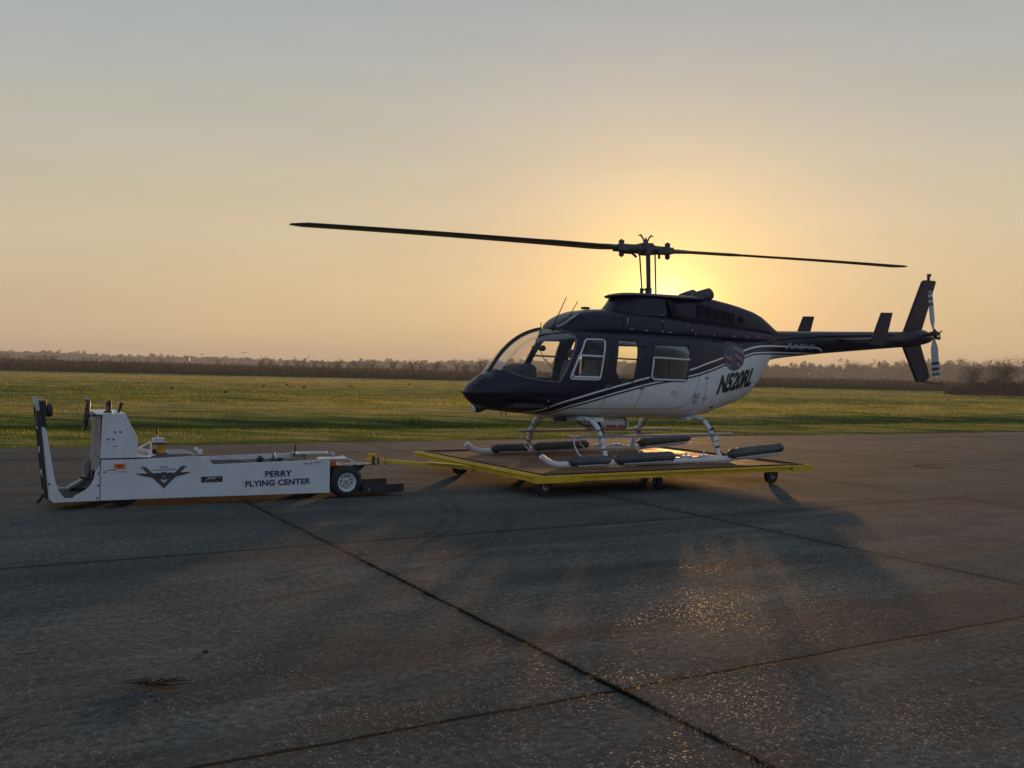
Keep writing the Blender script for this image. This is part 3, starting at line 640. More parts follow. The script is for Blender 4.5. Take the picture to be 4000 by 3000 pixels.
ZM = pchip([(-3.245, .99), (-3.0, 1.0), (-2.6, 1.01), (-2.2, 1.03), (-1.7, 1.15), (-1.2, 1.2), (.5, 1.25), (1.3, 1.42), (2.0, 1.66), (2.62, 1.85), (6.05, 2.06)])
NU = pchip([(-3.245, 1.9), (-2.9, 2.0), (-2.4, 2.25), (-1.9, 2.9), (-1.5, 3.8), (.6, 3.8), (1.4, 2.9), (2.4, 2.3), (6.05, 2.2)])
NL = pchip([(-3.245, 1.5), (-2.9, 1.5), (-2.3, 1.9), (-1.7, 3.0), (.6, 3.2), (1.4, 2.7), (2.4, 2.2), (6.05, 2.2)])
def hull_y(x, z):
    zt, zb, W, zm = ZT(x), ZB(x), WW(x), ZM(x)
    t, n_ = ((z - zm) / (zt - zm), NU(x)) if z >= zm else ((zm - z) / (zm - zb), NL(x))
    t = min(max(t, 0), .9995)
    return W * (1 - t ** n_) ** (1 / n_)
def hull_ring(x, ins=0.0, k=64):
    zt, zb, W, zm = ZT(x) - ins, ZB(x) + ins, max(.005, WW(x) - ins), ZM(x); nu, nl = NU(x), NL(x); out_ = []
    for j in range(k):
        a_ = 2 * math.pi * j / k; c, s = math.cos(a_), math.sin(a_); n_ = nu if s >= 0 else nl
        # even spacing round a squarish section
        y = W * math.copysign(abs(c) ** (2 / n_), c); z = zm + ((zt - zm) if s >= 0 else (zm - zb)) * math.copysign(abs(s) ** (2 / n_), s)
        out_.append((x, y, z))
    return out_
HX = [-3.245, -3.235, -3.22, -3.2, -3.17, -3.14] + [-3.1 + .045 * i for i in range(int((2.62 + 3.1) / .045))] + [2.62]
def solid_hull(x0, x1, ins, name, invert=False, k=64):
    xs_ = [x0] + [x for x in HX if x0 + .01 < x < x1 - .01] + [x1]
    return [hull_ring(x, ins, k) for x in xs_]
def shell_mesh(name, ins, xo, xi):
    b = MB(); b.loft(solid_hull(xo[0], xo[1], 0, ''), 0, True, True)
    me = bpy.data.meshes.new(name + '_o'); me.from_pydata(b.v, [], b.f)
    bm = bmesh.new(); bm.from_mesh(me); bmesh.ops.recalc_face_normals(bm, faces=bm.faces)
    b2 = MB(); b2.loft(solid_hull(xi[0], xi[1], ins, ''), 0, True, True)
    me2 = bpy.data.meshes.new(name + '_i'); me2.from_pydata(b2.v, [], b2.f)
    bm2 = bmesh.new(); bm2.from_mesh(me2); bmesh.ops.recalc_face_normals(bm2, faces=bm2.faces)
    for f in bm2.faces: f.normal_flip()
    bm2.to_mesh(me2); bm2.free(); bm.from_mesh(me2)
    me3 = bpy.data.meshes.new(name); bm.to_mesh(me3); bm.free()
    bpy.data.meshes.remove(me); bpy.data.meshes.remove(me2); return me3
def rounded(poly, r, seg=4):
    out_ = []; n = len(poly)
    for i in range(n):
        p0, p, p1 = Vector(poly[i - 1]), Vector(poly[i]), Vector(poly[(i + 1) % n])
        a_, b_ = (p0 - p), (p1 - p); rr = min(r, a_.length * .45, b_.length * .45)
        A_, B_ = p + a_.normalized() * rr, p + b_.normalized() * rr
        for k in range(seg + 1):
            t = k / seg; q = A_ * (1 - t) ** 2 + p * 2 * t * (1 - t) + B_ * t * t; out_.append((q.x, q.y))
    return out_
WS = [(-3.12, 1.37), (-2.83, 1.33), (-2.67, 1.267), (-2.54, 1.226), (-2.32, 1.193), (-2.06, 1.174), (-1.99, 1.27), (-1.84, 1.56), (-1.75, 1.74), (-1.735, 1.83), (-1.77, 1.89), (-1.86, 1.93), (-1.99, 2.2), (-3.12, 2.2)]
W1 = rounded([(-1.60, 1.792), (-1.262, 1.798), (-1.305, 1.62), (-1.385, 1.212), (-1.885, 1.215), (-1.86, 1.30)], .055)
W2 = rounded([(-1.035, 1.812), (-.665, 1.808), (-.70, 1.57), (-.77, 1.195), (-1.055, 1.193), (-1.118, 1.353)], .05)
W3 = rounded([(-.37, 1.755), (.31, 1.762), (.32, 1.58), (.23, 1.205), (-.48, 1.218), (-.435, 1.577)], .06)
def cutter(parts_):
    b = MB()
    for poly, y0, y1 in parts_: b.prism(poly, y0, y1)
    me = bpy.data.meshes.new('cut'); me.from_pydata(b.v, [], b.f)
    bm = bmesh.new(); bm.from_mesh(me); bmesh.ops.recalc_face_normals(bm, faces=bm.faces); bmesh.ops.triangulate(bm, faces=[f for f in bm.faces if len(f.verts) > 4]); bm.to_mesh(me); bm.free()
    return me
def boolean(me, cut, op):
    o = bpy.data.objects.new('tmp', me); c = bpy.data.objects.new('tmpc', cut); COL.objects.link(o); COL.objects.link(c)
    md = o.modifiers.new('b', 'BOOLEAN'); md.operation = op; md.object = c; md.solver = 'EXACT'
    dg = bpy.context.evaluated_depsgraph_get(); res = bpy.data.meshes.new_from_object(o.evaluated_get(dg))
    bpy.data.objects.remove(o); bpy.data.objects.remove(c); return res
def transfer_normals(me, refs):
    """smooth normals of the uncut hull on the cut one"""
    b = MB(); b.loft(solid_hull(-3.245, 2.62, 0, ''), 0, False, True)
    rm = bpy.data.meshes.new('ref'); rm.from_pydata(b.v, [], b.f); bm = bmesh.new(); bm.from_mesh(rm); bmesh.ops.recalc_face_normals(bm, faces=bm.faces); bm.normal_update()
    bm.verts.ensure_lookup_table(); vn = [v_.normal.copy() for v_ in bm.verts]; bm.to_mesh(rm); bm.free()
    tris = []; P = [v_.co.copy() for v_ in rm.vertices]
    for f in rm.polygons: tris += [(f.vertices[0], f.vertices[1], f.vertices[2]), (f.vertices[0], f.vertices[2], f.vertices[3])]
    tree_ = BVHTree.FromPolygons(P, tris); nl_ = [(0, 0, 0)] * len(me.loops)
    ctr = Vector((0, 0, 1.3))
    for f in me.polygons:
        fn = f.normal; f.use_smooth = True
        for li in f.loop_indices:
            co = me.vertices[me.loops[li].vertex_index].co; hit = tree_.find_nearest(co); v_ = fn
            if hit[0] is not None:
                t = tris[hit[2]]; ws = [1 / (1e-5 + (P[i] - hit[0]).length) for i in t]
                q = sum((vn[i] * w_ for i, w_ in zip(t, ws)), Vector()).normalized(); o2 = Vector((0, co.y, co.z - 1.35))
                if q.dot(o2) < 0: q = -q
                if fn.dot(q) < 0: q = -q
                if fn.dot(q) > .8: v_ = q
            nl_[li] = tuple(v_)
    me.normals_split_custom_set(nl_)
    bpy.data.meshes.remove(rm)

cuts = [(WS, -1.3, -.045), (WS, .045, 1.3)]
for W_ in (W1, W2, W3): cuts += [(W_, -1.3, -.3), (W_, .3, 1.3)]
hm = boolean(shell_mesh('hull', .028, (-3.245, 2.62), (-2.93, .95)), cutter(cuts), 'DIFFERENCE')
transfer_normals(hm, None)
hm.materials.clear(); fus = link('fuselage', hm, M_paint, heli)
pane_src = shell_mesh('panes', .008, (-3.2, 1.2), (-3.15, 1.1))
for nm, W_, mt in (('windshield', WS, M_glass), ('crew_door_window', W1, M_glass2), ('passenger_window', W2, M_glass), ('rear_door_window', W3, M_glass2)):
    for sgn in (-1, 1):
        lo, hi = (-1.3, -.045) if nm == 'windshield' else (-1.3, -.3)
        if sgn > 0: lo, hi = -hi, -lo
        pm = boolean(pane_src.copy(), cutter([(W_, lo, hi)]), 'INTERSECT'); transfer_normals(pm, None); pm.materials.clear()
        link(nm, pm, mt, heli)

def on_hull(x, z, sgn=-1, off=0.0): return (x, sgn * (hull_y(x, z) + off), z)
def densify(poly, step=.05, closed=True):
    out_ = []; n = len(poly)
    for i in range(n if closed else n - 1):
        a_, b_ = Vector(poly[i]), Vector(poly[(i + 1) % n]); k = max(1, int((b_ - a_).length / step))
        for j in range(k): q = a_.lerp(b_, j / k); out_.append((q.x, q.y))
    if not closed: out_.append(tuple(poly[-1]))
    return out_
def hull_line(name, pts, r, mat, closed=False, sgn=-1, off=0.0, n=6, parent=None):
    P = [on_hull(x, z, sgn, off) for x, z in densify(pts, .05, closed)]
    if closed: P.append(P[0])
    b = MB(); b.tube(P, r, n, caps=not closed); return b.build(name, mat, parent or heli, fix=False)
for sgn in (-1, 1):
    hull_line('window_frame', W1, .013, M_wframe, True, sgn)
    hull_line('window_frame', W3, .011, M_dark, True, sgn)
    hull_line('window_frame', W2, .011, M_dark, True, sgn)
    # sliding panes with white rims
    hull_line('sliding_frame', [(-1.735, 1.556), (-1.33, 1.548)], .016, M_wframe, False, sgn, .004)
    hull_line('sliding_frame', [(-1.735, 1.556), (-1.86, 1.285), (-1.825, 1.245), (-1.41, 1.245)], .017, M_wframe, False, sgn, .004)
    hull_line('sliding_frame', [(.285, 1.54), (-.41, 1.56), (-.455, 1.27), (-.41, 1.232), (.21, 1.222)], .015, M_wframe, False, sgn, .004)
# windshield seal
WSe = [(-2.74, 1.30), (-2.54, 1.222), (-2.32, 1.189), (-2.05, 1.170), (-1.985, 1.267), (-1.835, 1.557), (-1.745, 1.74), (-1.73, 1.83), (-1.765, 1.893), (-1.86, 1.932)]
for sgn in (-1, 1): hull_line('windshield_seal', WSe, .006, M_grey, False, sgn)
b = MB(); pz = [(x, ZT(x) + .002) for x in np.linspace(-2.87, -2.0, 18)]
b.tube([(x, 0, z) for x, z in pz], .022, 8); b.build('centre_post', M_dark, heli, fix=False)
# door and panel seams
seams = [[(-1.95, 1.20), (-1.93, 1.0), (-1.86, .86), (-1.80, .79), (-1.31, .79)], [(-1.162, 1.905), (-1.16, 1.56), (-1.21, 1.25), (-1.31, .79)], [(-.546, 1.885), (-.522, 1.574), (-.60, 1.15), (-.705, .79)],
         [(-1.70, 1.86), (-1.55, 1.895), (-1.162, 1.905)], [(-1.31, .79), (.0, .785), (.25, .83), (.36, .92), (.48, 1.2), (.50, 1.5), (.46, 1.72), (.36, 1.84), (.2, 1.885), (-.54, 1.89)],
         [(.66, 1.46), (.635, 1.1), (.62, .86)], [(-2.95, .93), (-2.5, .97), (-2.1, .93), (-2.06, .82), (-2.1, .75)]]
for sgn in (-1, 1):
    for s_ in seams: hull_line('panel_seam', s_, .0045, M_dark, False, sgn, -.002, 5)
    hull_line('panel_seam', [(-1.75, 1.932), (-.9, 1.905), (.4, 1.895), (1.3, 1.885), (2.0, 1.90), (2.6, 1.93)], .007, M_dark, False, sgn, -.002, 5)
# door handles, hinges, step socket, steps
for x, z in ((-.03, 1.045), (-1.25, 1.13)): hull_line('door_handle', [(x - .04, z), (x + .06, z + .005), (x + .08, z - .02), (x + .05, z - .035), (x - .03, z - .03)], .005, M_grey, True)
for x, z in ((-1.165, 1.60), (-.56, 1.72), (-.62, 1.09), (-.535, 1.56), (.655, 1.27), (.625, .95)):
    p = on_hull(x, z, -1, .008); b = MB(); b.box(p, (.07, .02, .018)); b.build('hinge', M_dark if z > 1.4 else M_grey, heli)
p = on_hull(.455, 1.0, -1, .012); b = MB(); b.box(p, (.10, .025, .07)); b.build('vent_box', M_alu, heli, bevel=.004)
p = on_hull(.44, .90, -1, .012); b = MB(); b.box(p, (.06, .025, .06)); b.build('vent_box', M_alu, heli, bevel=.004)
p = on_hull(-2.2, .90, -1, .0); b = MB(); b.lathe([(.0, -.006), (.018, -.006), (.018, .004)], p, 'y', 12); b.build('fuel_drain', M_grey, heli)
# tail boom
b = MB(); b.loft([hull_ring(x, 0, 40) for x in np.linspace(2.62, 6.0, 30)], 0, True, True); b.build('tail_boom', M_paint, heli)
b = MB(); b.tube([(x, -hull_y(x, ZM(x) + .08) - .012, ZM(x) + .10) for x in np.linspace(2.3, 5.6, 14)], .014, 6); b.build('driveshaft_seam', M_navy, heli)
TLr = [(5.97, .118, 2.206, 1.916), (6.1, .125, 2.225, 1.915), (6.3, .14, 2.262, 1.935), (6.5, .135, 2.276, 1.965), (6.65, .11, 2.256, 1.99), (6.8, .075, 2.215, 2.03), (6.9, .03, 2.165, 2.085)]
b = MB(); b.loft([[(x, W_ * math.cos(a_), (zt + zb) / 2 + (zt - zb) / 2 * math.sin(a_)) for a_ in [2 * math.pi * j / 24 for j in range(24)]] for x, W_, zt, zb in TLr]); b.build('tail_gearbox_fairing', M_navy, heli)
# roof fairing, mast fairing, engine cowl
def ring(x, W, zt, zb, n_=3.0, k=36):
    zm = (zt + zb) / 2; zm = zb + (zt - zb) * .25
    return [(x, W * math.copysign(abs(math.cos(a_)) ** (2 / n_), math.cos(a_)), zm + ((zt - zm) if math.sin(a_) >= 0 else (zm - zb)) * math.copysign(abs(math.sin(a_)) ** (2 / n_), math.sin(a_))) for a_ in [2 * math.pi * j / k for j in range(k)]]
hump = [(-1.86, .20, 1.99), (-1.80, .30, 2.05), (-1.70, .37, 2.12), (-1.58, .42, 2.18), (-1.42, .46, 2.232), (-1.2, .485, 2.264), (-.9, .495, 2.275), (-.4, .495, 2.262), (0, .49, 2.235), (.5, .47, 2.195), (1.0, .44, 2.16), (1.6, .38, 2.13), (2.1, .31, 2.10), (2.62, .21, 2.085)]
b = MB(); b.loft([ring(x, W_, zt, 1.86, 3.2) for x, W_, zt in hump]); b.build('roof_fairing', M_navy, heli)
mf = MB(); rings_ = []
for z, xf, wf in ((2.20, -.90, .40), (2.27, -.86, .385), (2.36, -.78, .365), (2.47, -.70, .35)):
    pl = []
    for j in range(16):
        a_ = math.pi * (.5 + j / 15); pl.append((xf + .30 + .30 * math.cos(a_), wf * math.sin(a_), z))
    pl += [(.03, -wf, z), (.03, wf, z)]; rings_.append(pl)
mf.loft(rings_, 0, True, True); mf.build('mast_fairing', M_navy, heli)
rings_ = []
for z, g_ in ((2.475, .0), (2.488, .05), (2.502, .055), (2.528, .005), (2.550, -.12)):
    pl = []
    for j in range(16):
        a_ = math.pi * (.5 + j / 15); pl.append((-.40 + (.33 + g_) * math.cos(a_), (.36 + g_) * math.sin(a_), z))
    pl += [(.80, -.345 - g_ * .6, z + .01), (.80, .345 + g_ * .6, z + .01)]; rings_.append(pl)
mf = MB(); mf.loft(rings_, 0, True, True); mf.build('fairing_cap', M_navy, heli)
cowl = [(.18, .33, 2.50), (.5, .355, 2.555), (.85, .36, 2.560), (1.1, .355, 2.545), (1.4, .34, 2.505), (1.7, .32, 2.455), (2.0, .295, 2.388), (2.18, .275, 2.325), (2.35, .25, 2.228), (2.5, .225, 2.14), (2.60, .21, 2.09)]
b = MB(); b.loft([ring(x, W_, zt, 2.0 if x < 2.4 else 1.95, 4.2) for x, W_, zt in cowl]); b.build('engine_cowl', M_navy, heli)
def cw(x): return np.interp(x, [c[0] for c in cowl], [c[1] for c in cowl])
def side_patch(name, poly, mat, off, sgn=-1, wf=cw, th=.006):
    b = MB(); b.add([(x, sgn * (wf(x) + off), z) for x, z in poly] + [(x, sgn * (wf(x) + off - th), z) for x, z in poly], [list(range(len(poly)))] + [(i, (i + 1) % len(poly), len(poly) + (i + 1) % len(poly), len(poly) + i) for i in range(len(poly))])
    return b.build(name, mat, heli)
M_opening_shade = simple('opening_shade', (.006, .006, .007), .9)  # black colour paints the shade inside intake, vents and exhaust onto flat plates
for sgn in (-1, 1):
    side_patch('engine_intake', [(.02, 2.46), (.14, 2.45), (.27, 2.235), (.6, 2.20), (1.0, 2.175), (1.45, 2.14), (1.75, 2.125), (1.4, 2.13), (.9, 2.145), (.4, 2.165), (.16, 2.21)], M_opening_shade, .012, sgn, lambda x: np.interp(x, [0, .3, 1.5, 2], [.375, .37, .37, .345]))
    for i in range(5):
        x0 = .66 + i * .168; zt, zb = 2.425 - i * .024, 2.215 - i * .013
        side_patch('cowl_vent', rounded([(x0, zb), (x0 + .118, zb - .006), (x0 + .118, zt - .010), (x0, zt)], .025), M_opening_shade, .004, sgn)
        side_patch('vent_rib', [(x0 + .128, zb), (x0 + .142, zb), (x0 + .142, zt), (x0 + .128, zt)], M_navy, .014, sgn)
    side_patch('cowl_vent', rounded([(1.56, 2.155), (1.70, 2.165), (1.68, 2.265), (1.56, 2.29)], .04), M_opening_shade, .008, sgn)
hw = lambda x: np.interp(x, [h_[0] for h_ in hump], [h_[1] for h_ in hump])
for x, z, dx, dz in ((-.80, 2.10, .012, .085), (-.72, 1.975, .055, .010), (-.44, 1.965, .06, .010), (-.145, 2.215, .05, .008), (-.14, 2.115, .055, .008), (-.13, 1.965, .055, .012), (.02, 1.955, .06, .010), (.38, 2.075, .008, .05), (.47, 2.01, .04, .012), (.55, 1.955, .008, .045), (.95, 1.95, .008, .045), (1.35, 1.95, .008, .04), (1.42, 1.94, .05, .010), (1.72, 1.945, .045, .010), (2.02, 1.96, .05, .010)):
    b = MB(); b.box((x, -(hw(x) + .004), z), (dx, .010, dz)); b.build('latch', M_alu, heli)
for x0, z0, x1, z1 in ((-.14, 2.24, -.10, 1.94), (-.86, 2.24, -.86, 1.94), (1.33, 2.13, 1.36, 1.93)):
    b = MB(); b.tube([(x0, -hw(x0) - .002, z0), (x1, -hw(x1) - .003, z1)], .004, 5); b.build('panel_seam', M_dark, heli)
b = MB(); b.tube([(-1.83, -.19, 1.965), (-1.77, -.30, 2.02), (-1.70, -.36, 2.10), (-1.60, -.38, 2.17)], [.03, .028, .02, .008], 8); b.build('air_scoop', M_alu, heli, fix=False)
b = MB(); b.box((-1.22, 0, 2.285), (.10, .10, .035)); b.build('beacon', M_dark, heli, bevel=.01)
# exhaust stacks
for sgn in (-1, 1):
    P = [(.70, sgn * .15, 2.46), (.80, sgn * .165, 2.54), (.93, sgn * .18, 2.575), (1.06, sgn * .20, 2.625)]
    b = MB(); b.tube(P, [.07, .11, .118, .105], 18, sy=.9); b.build('exhaust_stack', M_rot_metal, heli, fix=False)
    b = MB(); b.tube([(1.05, sgn * .199, 2.622), (1.064, sgn * .2005, 2.628)], .095, 18, sy=.9); b.build('exhaust_opening', M_opening_shade, heli)
b = MB(); b.tube([(.80, -.16, 2.50), (.80, -.22, 2.545), (.85, -.25, 2.52)], [.05, .055, .04], 10); b.build('bleed_duct', M_navy, heli, fix=False)
# mast and rotor head
b = MB(); b.tube([(-.02, 0, 2.5), (-.06, 0, 3.3)], .036, 14); b.build('rotor_mast', M_rot_metal, heli, fix=False)
b = MB(); b.tube([(-.19, -.04, 2.62), (-.265, -.05, 3.22)], .013, 6); b.build('pitch_link', M_rot_metal, heli, fix=False)
b = MB(); b.tube([(.16, .05, 2.55), (.13, .06, 3.22)], .013, 6); b.build('pitch_link', M_rot_metal, heli, fix=False)
b = MB(); b.tube([(-.20, -.04, 2.56), (-.19, -.04, 2.62)], .03, 8); b.tube([(-.22, -.04, 2.63), (-.02, 0, 2.63)], .018, 6); b.tube([(-.06, 0, 2.53), (-.02, 0, 2.55), (.03, 0, 2.53)], .05, 8); b.tube([(-.03, 0, 2.55), (-.03, 0, 2.66)], .052, 12); b.build('swashplate', M_rot_metal, heli, fix=False)
hub_c = Vector((-.062, 0, 3.262)); tl, tr_ = Vector((-5.653, .388, 3.187)), Vector((5.600, -.286, 3.376))
bd = (tr_ - tl).normalized(); bz = Vector((0, 0, 1)); bz = (bz - bd * bz.dot(bd)).normalized(); by = bz.cross(bd)
hub_c = tl + bd * ((-.062 - tl.x) / bd.x)
hub_c.z = 3.268
rot_hub = Matrix((bd, by, bz)).transposed()
def hb(x, y, z): return hub_c + rot_hub @ Vector((x, y, z))
b = MB(); b.tube([hb(-.52, 0, .0), hb(-.42, 0, 0), hb(-.22, 0, 0), hb(-.1, 0, 0), hb(.1, 0, 0), hb(.22, 0, 0), hb(.42, 0, 0)], [.055, .068, .070, .085, .085, .070, .068], 16)
b.box(hb(0, 0, .04), (.19, .17, .11), rot_hub); b.box(hb(0, 0, -.04), (.13, .22, .09), rot_hub); b.build('rotor_hub', M_rot_metal, heli, fix=False)
for x in (-.47, .40):
    b = MB(); b.box(hb(x, 0, 0), (.18, .19, .10), rot_hub, taper=.85); b.tube([hb(x + .03, .02, -.12), hb(x + .03, .02, .12)], [.04, .045], 12); b.tube([hb(x + .03, .02, .12), hb(x + .03, .02, .14)], [.03, .01], 8); b.tube([hb(x + .03, .02, -.12), hb(x + .03, .02, -.14)], [.03, .01], 8); b.build('blade_grip', M_rot_metal, heli, fix=False)
    b = MB(); s_ = -1 if x < 0 else 1; b.box(hb(x * .55, -.14 * s_, -.03), (.22, .08, .07), rot_hub); b.tube([hb(x * .4, -.14 * s_, -.03), hb(x * .5 + .02, -.05, -.13)], .02, 6); b.build('pitch_horn', M_rot_metal, heli, fix=False)
b = MB()
for s_ in (-1, 1): b.tube([hb(.02 * s_, 0, .10), hb(.05 * s_, 0, .17), hb(.10 * s_, 0, .225), hb(.14 * s_, 0, .21)], [.018, .014, .016, .008], 6)
b.tube([hb(0, 0, .1), hb(0, 0, .185)], [.03, .012], 8); b.build('droop_restraint', M_rot_metal, heli, fix=False)
def blade(sgn, tip, pitch, name):
    L_ = (tip - hub_c).length; d = (tip - hub_c).normalized(); side = Vector((-d.y, d.x, 0)).normalized() ; up = d.cross(side).normalized()
    if up.z < 0: up = -up
    lead = -side if False else Vector((0, 0, 1)).cross(d).normalized()      # leading edge, rotor turning anticlockwise
    rg = []
    for i in range(26):
        t = i / 25; s = .48 + (L_ - .48) * t; th = pitch - R(4.5) * t
        c = .33 if s > .75 else .20 + .13 * (s - .48) / .27
        thick = .075 if s < .7 else (.055 if s < 1.9 else .040)
        if t > .985: c *= .35; thick *= .5
        sag = -.06 * (t ** 2) + .06 * t
        cen = hub_c + d * s + Vector((0, 0, sag)); lu = lead * math.cos(th) + up * math.sin(th); nu_ = up * math.cos(th) - lead * math.sin(th)
        prof = [(.28, 0), (.25, .35), (.15, .5), (0, .45), (-.3, .22), (-.72, .02), (-.72, -.02), (-.3, -.22), (0, -.42), (.15, -.48), (.25, -.33)]
        off = 0 if t <= .985 else (-.18 if True else 0)
        rg.append([cen + lu * ((a_ * c) + off * .3) + nu_ * (b_ * thick) for a_, b_ in prof])
    b = MB(); b.loft(rg, 0, True, True); return b.build(name, M_rotor, heli)
blade(-1, tl, R(5.5), 'rotor_blade'); blade(1, tr_, R(5.5), 'rotor_blade')
# fins, stabiliser, tail rotor
def foil(poly, y, th, name, mat, ax='y'):
    b = MB(); P = densify(poly, .25); c = Vector((sum(p[0] for p in P) / len(P), sum(p[1] for p in P) / len(P)))
    n_ = len(P); inn = [((p[0] - c.x) * .93 + c.x, (p[1] - c.y) * .96 + c.y) for p in P]
    vs_ = [(p[0], y, p[1]) for p in P] + [(p[0], y - th, p[1]) for p in inn] + [(p[0], y + th, p[1]) for p in inn]
    fs = [(i, (i + 1) % n_, n_ + (i + 1) % n_, n_ + i) for i in range(n_)] + [(i, (i + 1) % n_, 2 * n_ + (i + 1) % n_, 2 * n_ + i) for i in range(n_)] + [list(range(n_, 2 * n_)), list(range(2 * n_, 3 * n_))]
    b.add(vs_, fs); return b.build(name, mat, heli, bevel=.006)
foil([(6.05, 2.18), (6.58, 3.19), (6.62, 3.225), (6.95, 3.235), (6.985, 3.22), (6.92, 3.06), (6.57, 2.22)], .03, .032, 'upper_fin', M_navy)
foil([(6.04, 1.96), (6.50, 1.262), (6.79, 1.288), (6.876, 1.355), (6.80, 1.53), (6.684, 1.742), (6.56, 2.0)], .03, .03, 'lower_fin', M_navy)
b = MB(); b.tube([(6.77, .03, 3.22), (6.77, .03, 3.30)], .028, 8); b.tube([(6.785, .03, 3.30), (6.785, .03, 3.35)], .04, 8); b.build('tail_light', M_dark, heli, fix=False)
b = MB(); b.tube([(6.62, .03, 1.275), (6.85, .03, 1.262), (7.15, .03, 1.236), (7.21, .03, 1.245), (7.265, .03, 1.285)], [.016, .015, .014, .014, .012], 7); b.build('tail_skid', M_dark, heli, fix=False)
b = MB(); b.loft([[(4.07 + .17 + .17 * math.cos(a_) * 1.0, y, 1.985 + .022 * math.sin(a_)) for a_ in [2 * math.pi * j / 14 for j in range(14)]] for y in (-.86, 0, .86)]); b.build('stabiliser', M_navy, heli)
for y in (-.88, .88): foil([(4.045, 1.885), (4.42, 1.865), (4.50, 2.10), (4.62, 2.465), (4.325, 2.455), (4.18, 2.17)], y, .018, 'stabiliser_end_plate', M_navy)
trc = Vector((6.56, -.27, 2.185))
b = MB(); b.tube([(6.56, -.05, 2.17), trc + Vector((0, -.06, 0))], .035, 10); b.build('tail_rotor_shaft', M_rot_metal, heli, fix=False)
M_trb = simple('tail_rotor_white', (.42, .43, .46), .45, var=.12); M_trd = simple('tail_rotor_band', (.03, .03, .034), .5)
for s_, tip, ang in ((1, (6.42, 2.98), 0), (-1, (6.67, 1.385), 0)):
    t_ = Vector((tip[0], trc.y, tip[1])); d = (t_ - trc).normalized(); sd_ = Vector((d.z, 0, -d.x)); L_ = (t_ - trc).length
    rg = []; sts = [.10, .22, .28, .5, .545, .60, .655, .71, .765, .82, L_ - .03, L_]
    sts = [.10, .20, .27, L_ * .55, L_ - .27, L_ - .215, L_ - .16, L_ - .11, L_ - .055, L_ - .02, L_]
    b = MB()
    for s in sts:
        c = .028 + .062 * min(1, max(0, (s - .16) / .07)); c = c * (.75 if s == L_ else 1)
        cen = trc + d * s
        rg.append([cen + sd_ * (c * math.cos(a_)) + Vector((0, .012 * math.sin(a_) + .15 * c * math.cos(a_), 0)) for a_ in [2 * math.pi * j / 12 for j in range(12)]])
    b.loft(rg, 0, True, True)
    bands = {4, 6, 8}; n12 = 12
    for fi in range(len(b.f) - 2):
        if fi // 12 in bands: b.mi[fi] = 1
    b.build('tail_rotor_blade', [M_trb, M_trd], heli)
b = MB(); b.tube([trc + Vector((0, .06, 0)), trc + Vector((0, -.09, 0))], .045, 10); b.tube([trc + Vector((-.03, -.03, .09)), trc + Vector((.02, -.03, -.09))], .026, 8); b.build('tail_rotor_hub', M_rot_metal, heli, fix=False)
b = MB(); b.tube([(6.50, -.34, 2.24), (6.64, -.34, 2.20), (6.71, -.34, 2.245)], .012, 6); b.tube([(6.64, -.34, 2.20), (6.68, -.32, 2.12)], .012, 6); b.tube([(6.56, -.3, 2.12), (6.68, -.3, 2.10), (6.735, -.3, 2.09)], [.035, .03, .008], 8); b.build('tail_pitch_linkage', M_dark, heli, fix=False)
# nose details, antennas
b = MB(); b.tube([(-3.18, -.05, .985), (-3.32, -.09, 1.005), (-3.36, -.09, 1.005)], [.012, .010, .007], 7); b.build('pitot_tube', M_dark, heli, fix=False)
b = MB(); b.lathe([(.0, .03), (.055, .02), (.07, .0), (.07, -.12), (.0, -.14)], (0, 0, 0), 'x', 18); o = b.build('landing_light_housing', M_dark, heli); o.location = (-3.08, -.06, .775); o.rotation_euler = (0, R(-198), 0)
b = MB(); b.lathe([(.0, -.02), (.04, -.014), (.052, 0), (.0, .005)], (0, 0, 0), 'x', 18); o2 = b.build('landing_light', M_lamp, heli); o2.location = (-3.125, -.07, .762); o2.rotation_euler = (0, R(-18), 0)
b = MB(); b.lathe([(.075, 0), (.08, .02), (.07, .05)], (0, 0, 0), 'z', 16); o = b.build('nose_vent', M_dark, heli); o.location = (-3.02, -.10, 1.17); o.rotation_euler = (R(15), R(-42), 0)
for x, h_ in ((-2.70, .05), (-2.62, .06)): b = MB(); b.tube([(x, -.1, .73), (x, -.1, .73 - h_)], .009, 6); b.build('drain_tube', M_dark, heli, fix=False)
for P, r_ in (([(-1.925, -.2, 1.94), (-1.90, -.2, 2.01), (-1.696, -.2, 2.411)], [.026, .008, .006]), ([(-1.66, -.2, 2.08), (-1.642, -.2, 2.131), (-1.496, -.2, 2.358)], [.012, .007, .006]), ([(-2.06, -.1, 1.93), (-2.065, -.1, 2.03)], [.008, .006])):
    b = MB(); b.tube(P, r_, 7); b.build('whip_antenna', M_dark, heli, fix=False)
b = MB(); b.tube([(2.20, -.12, 1.19), (2.20, -.12, 1.15)], .02, 8); b.build('drain_tube', M_dark, heli, fix=False)
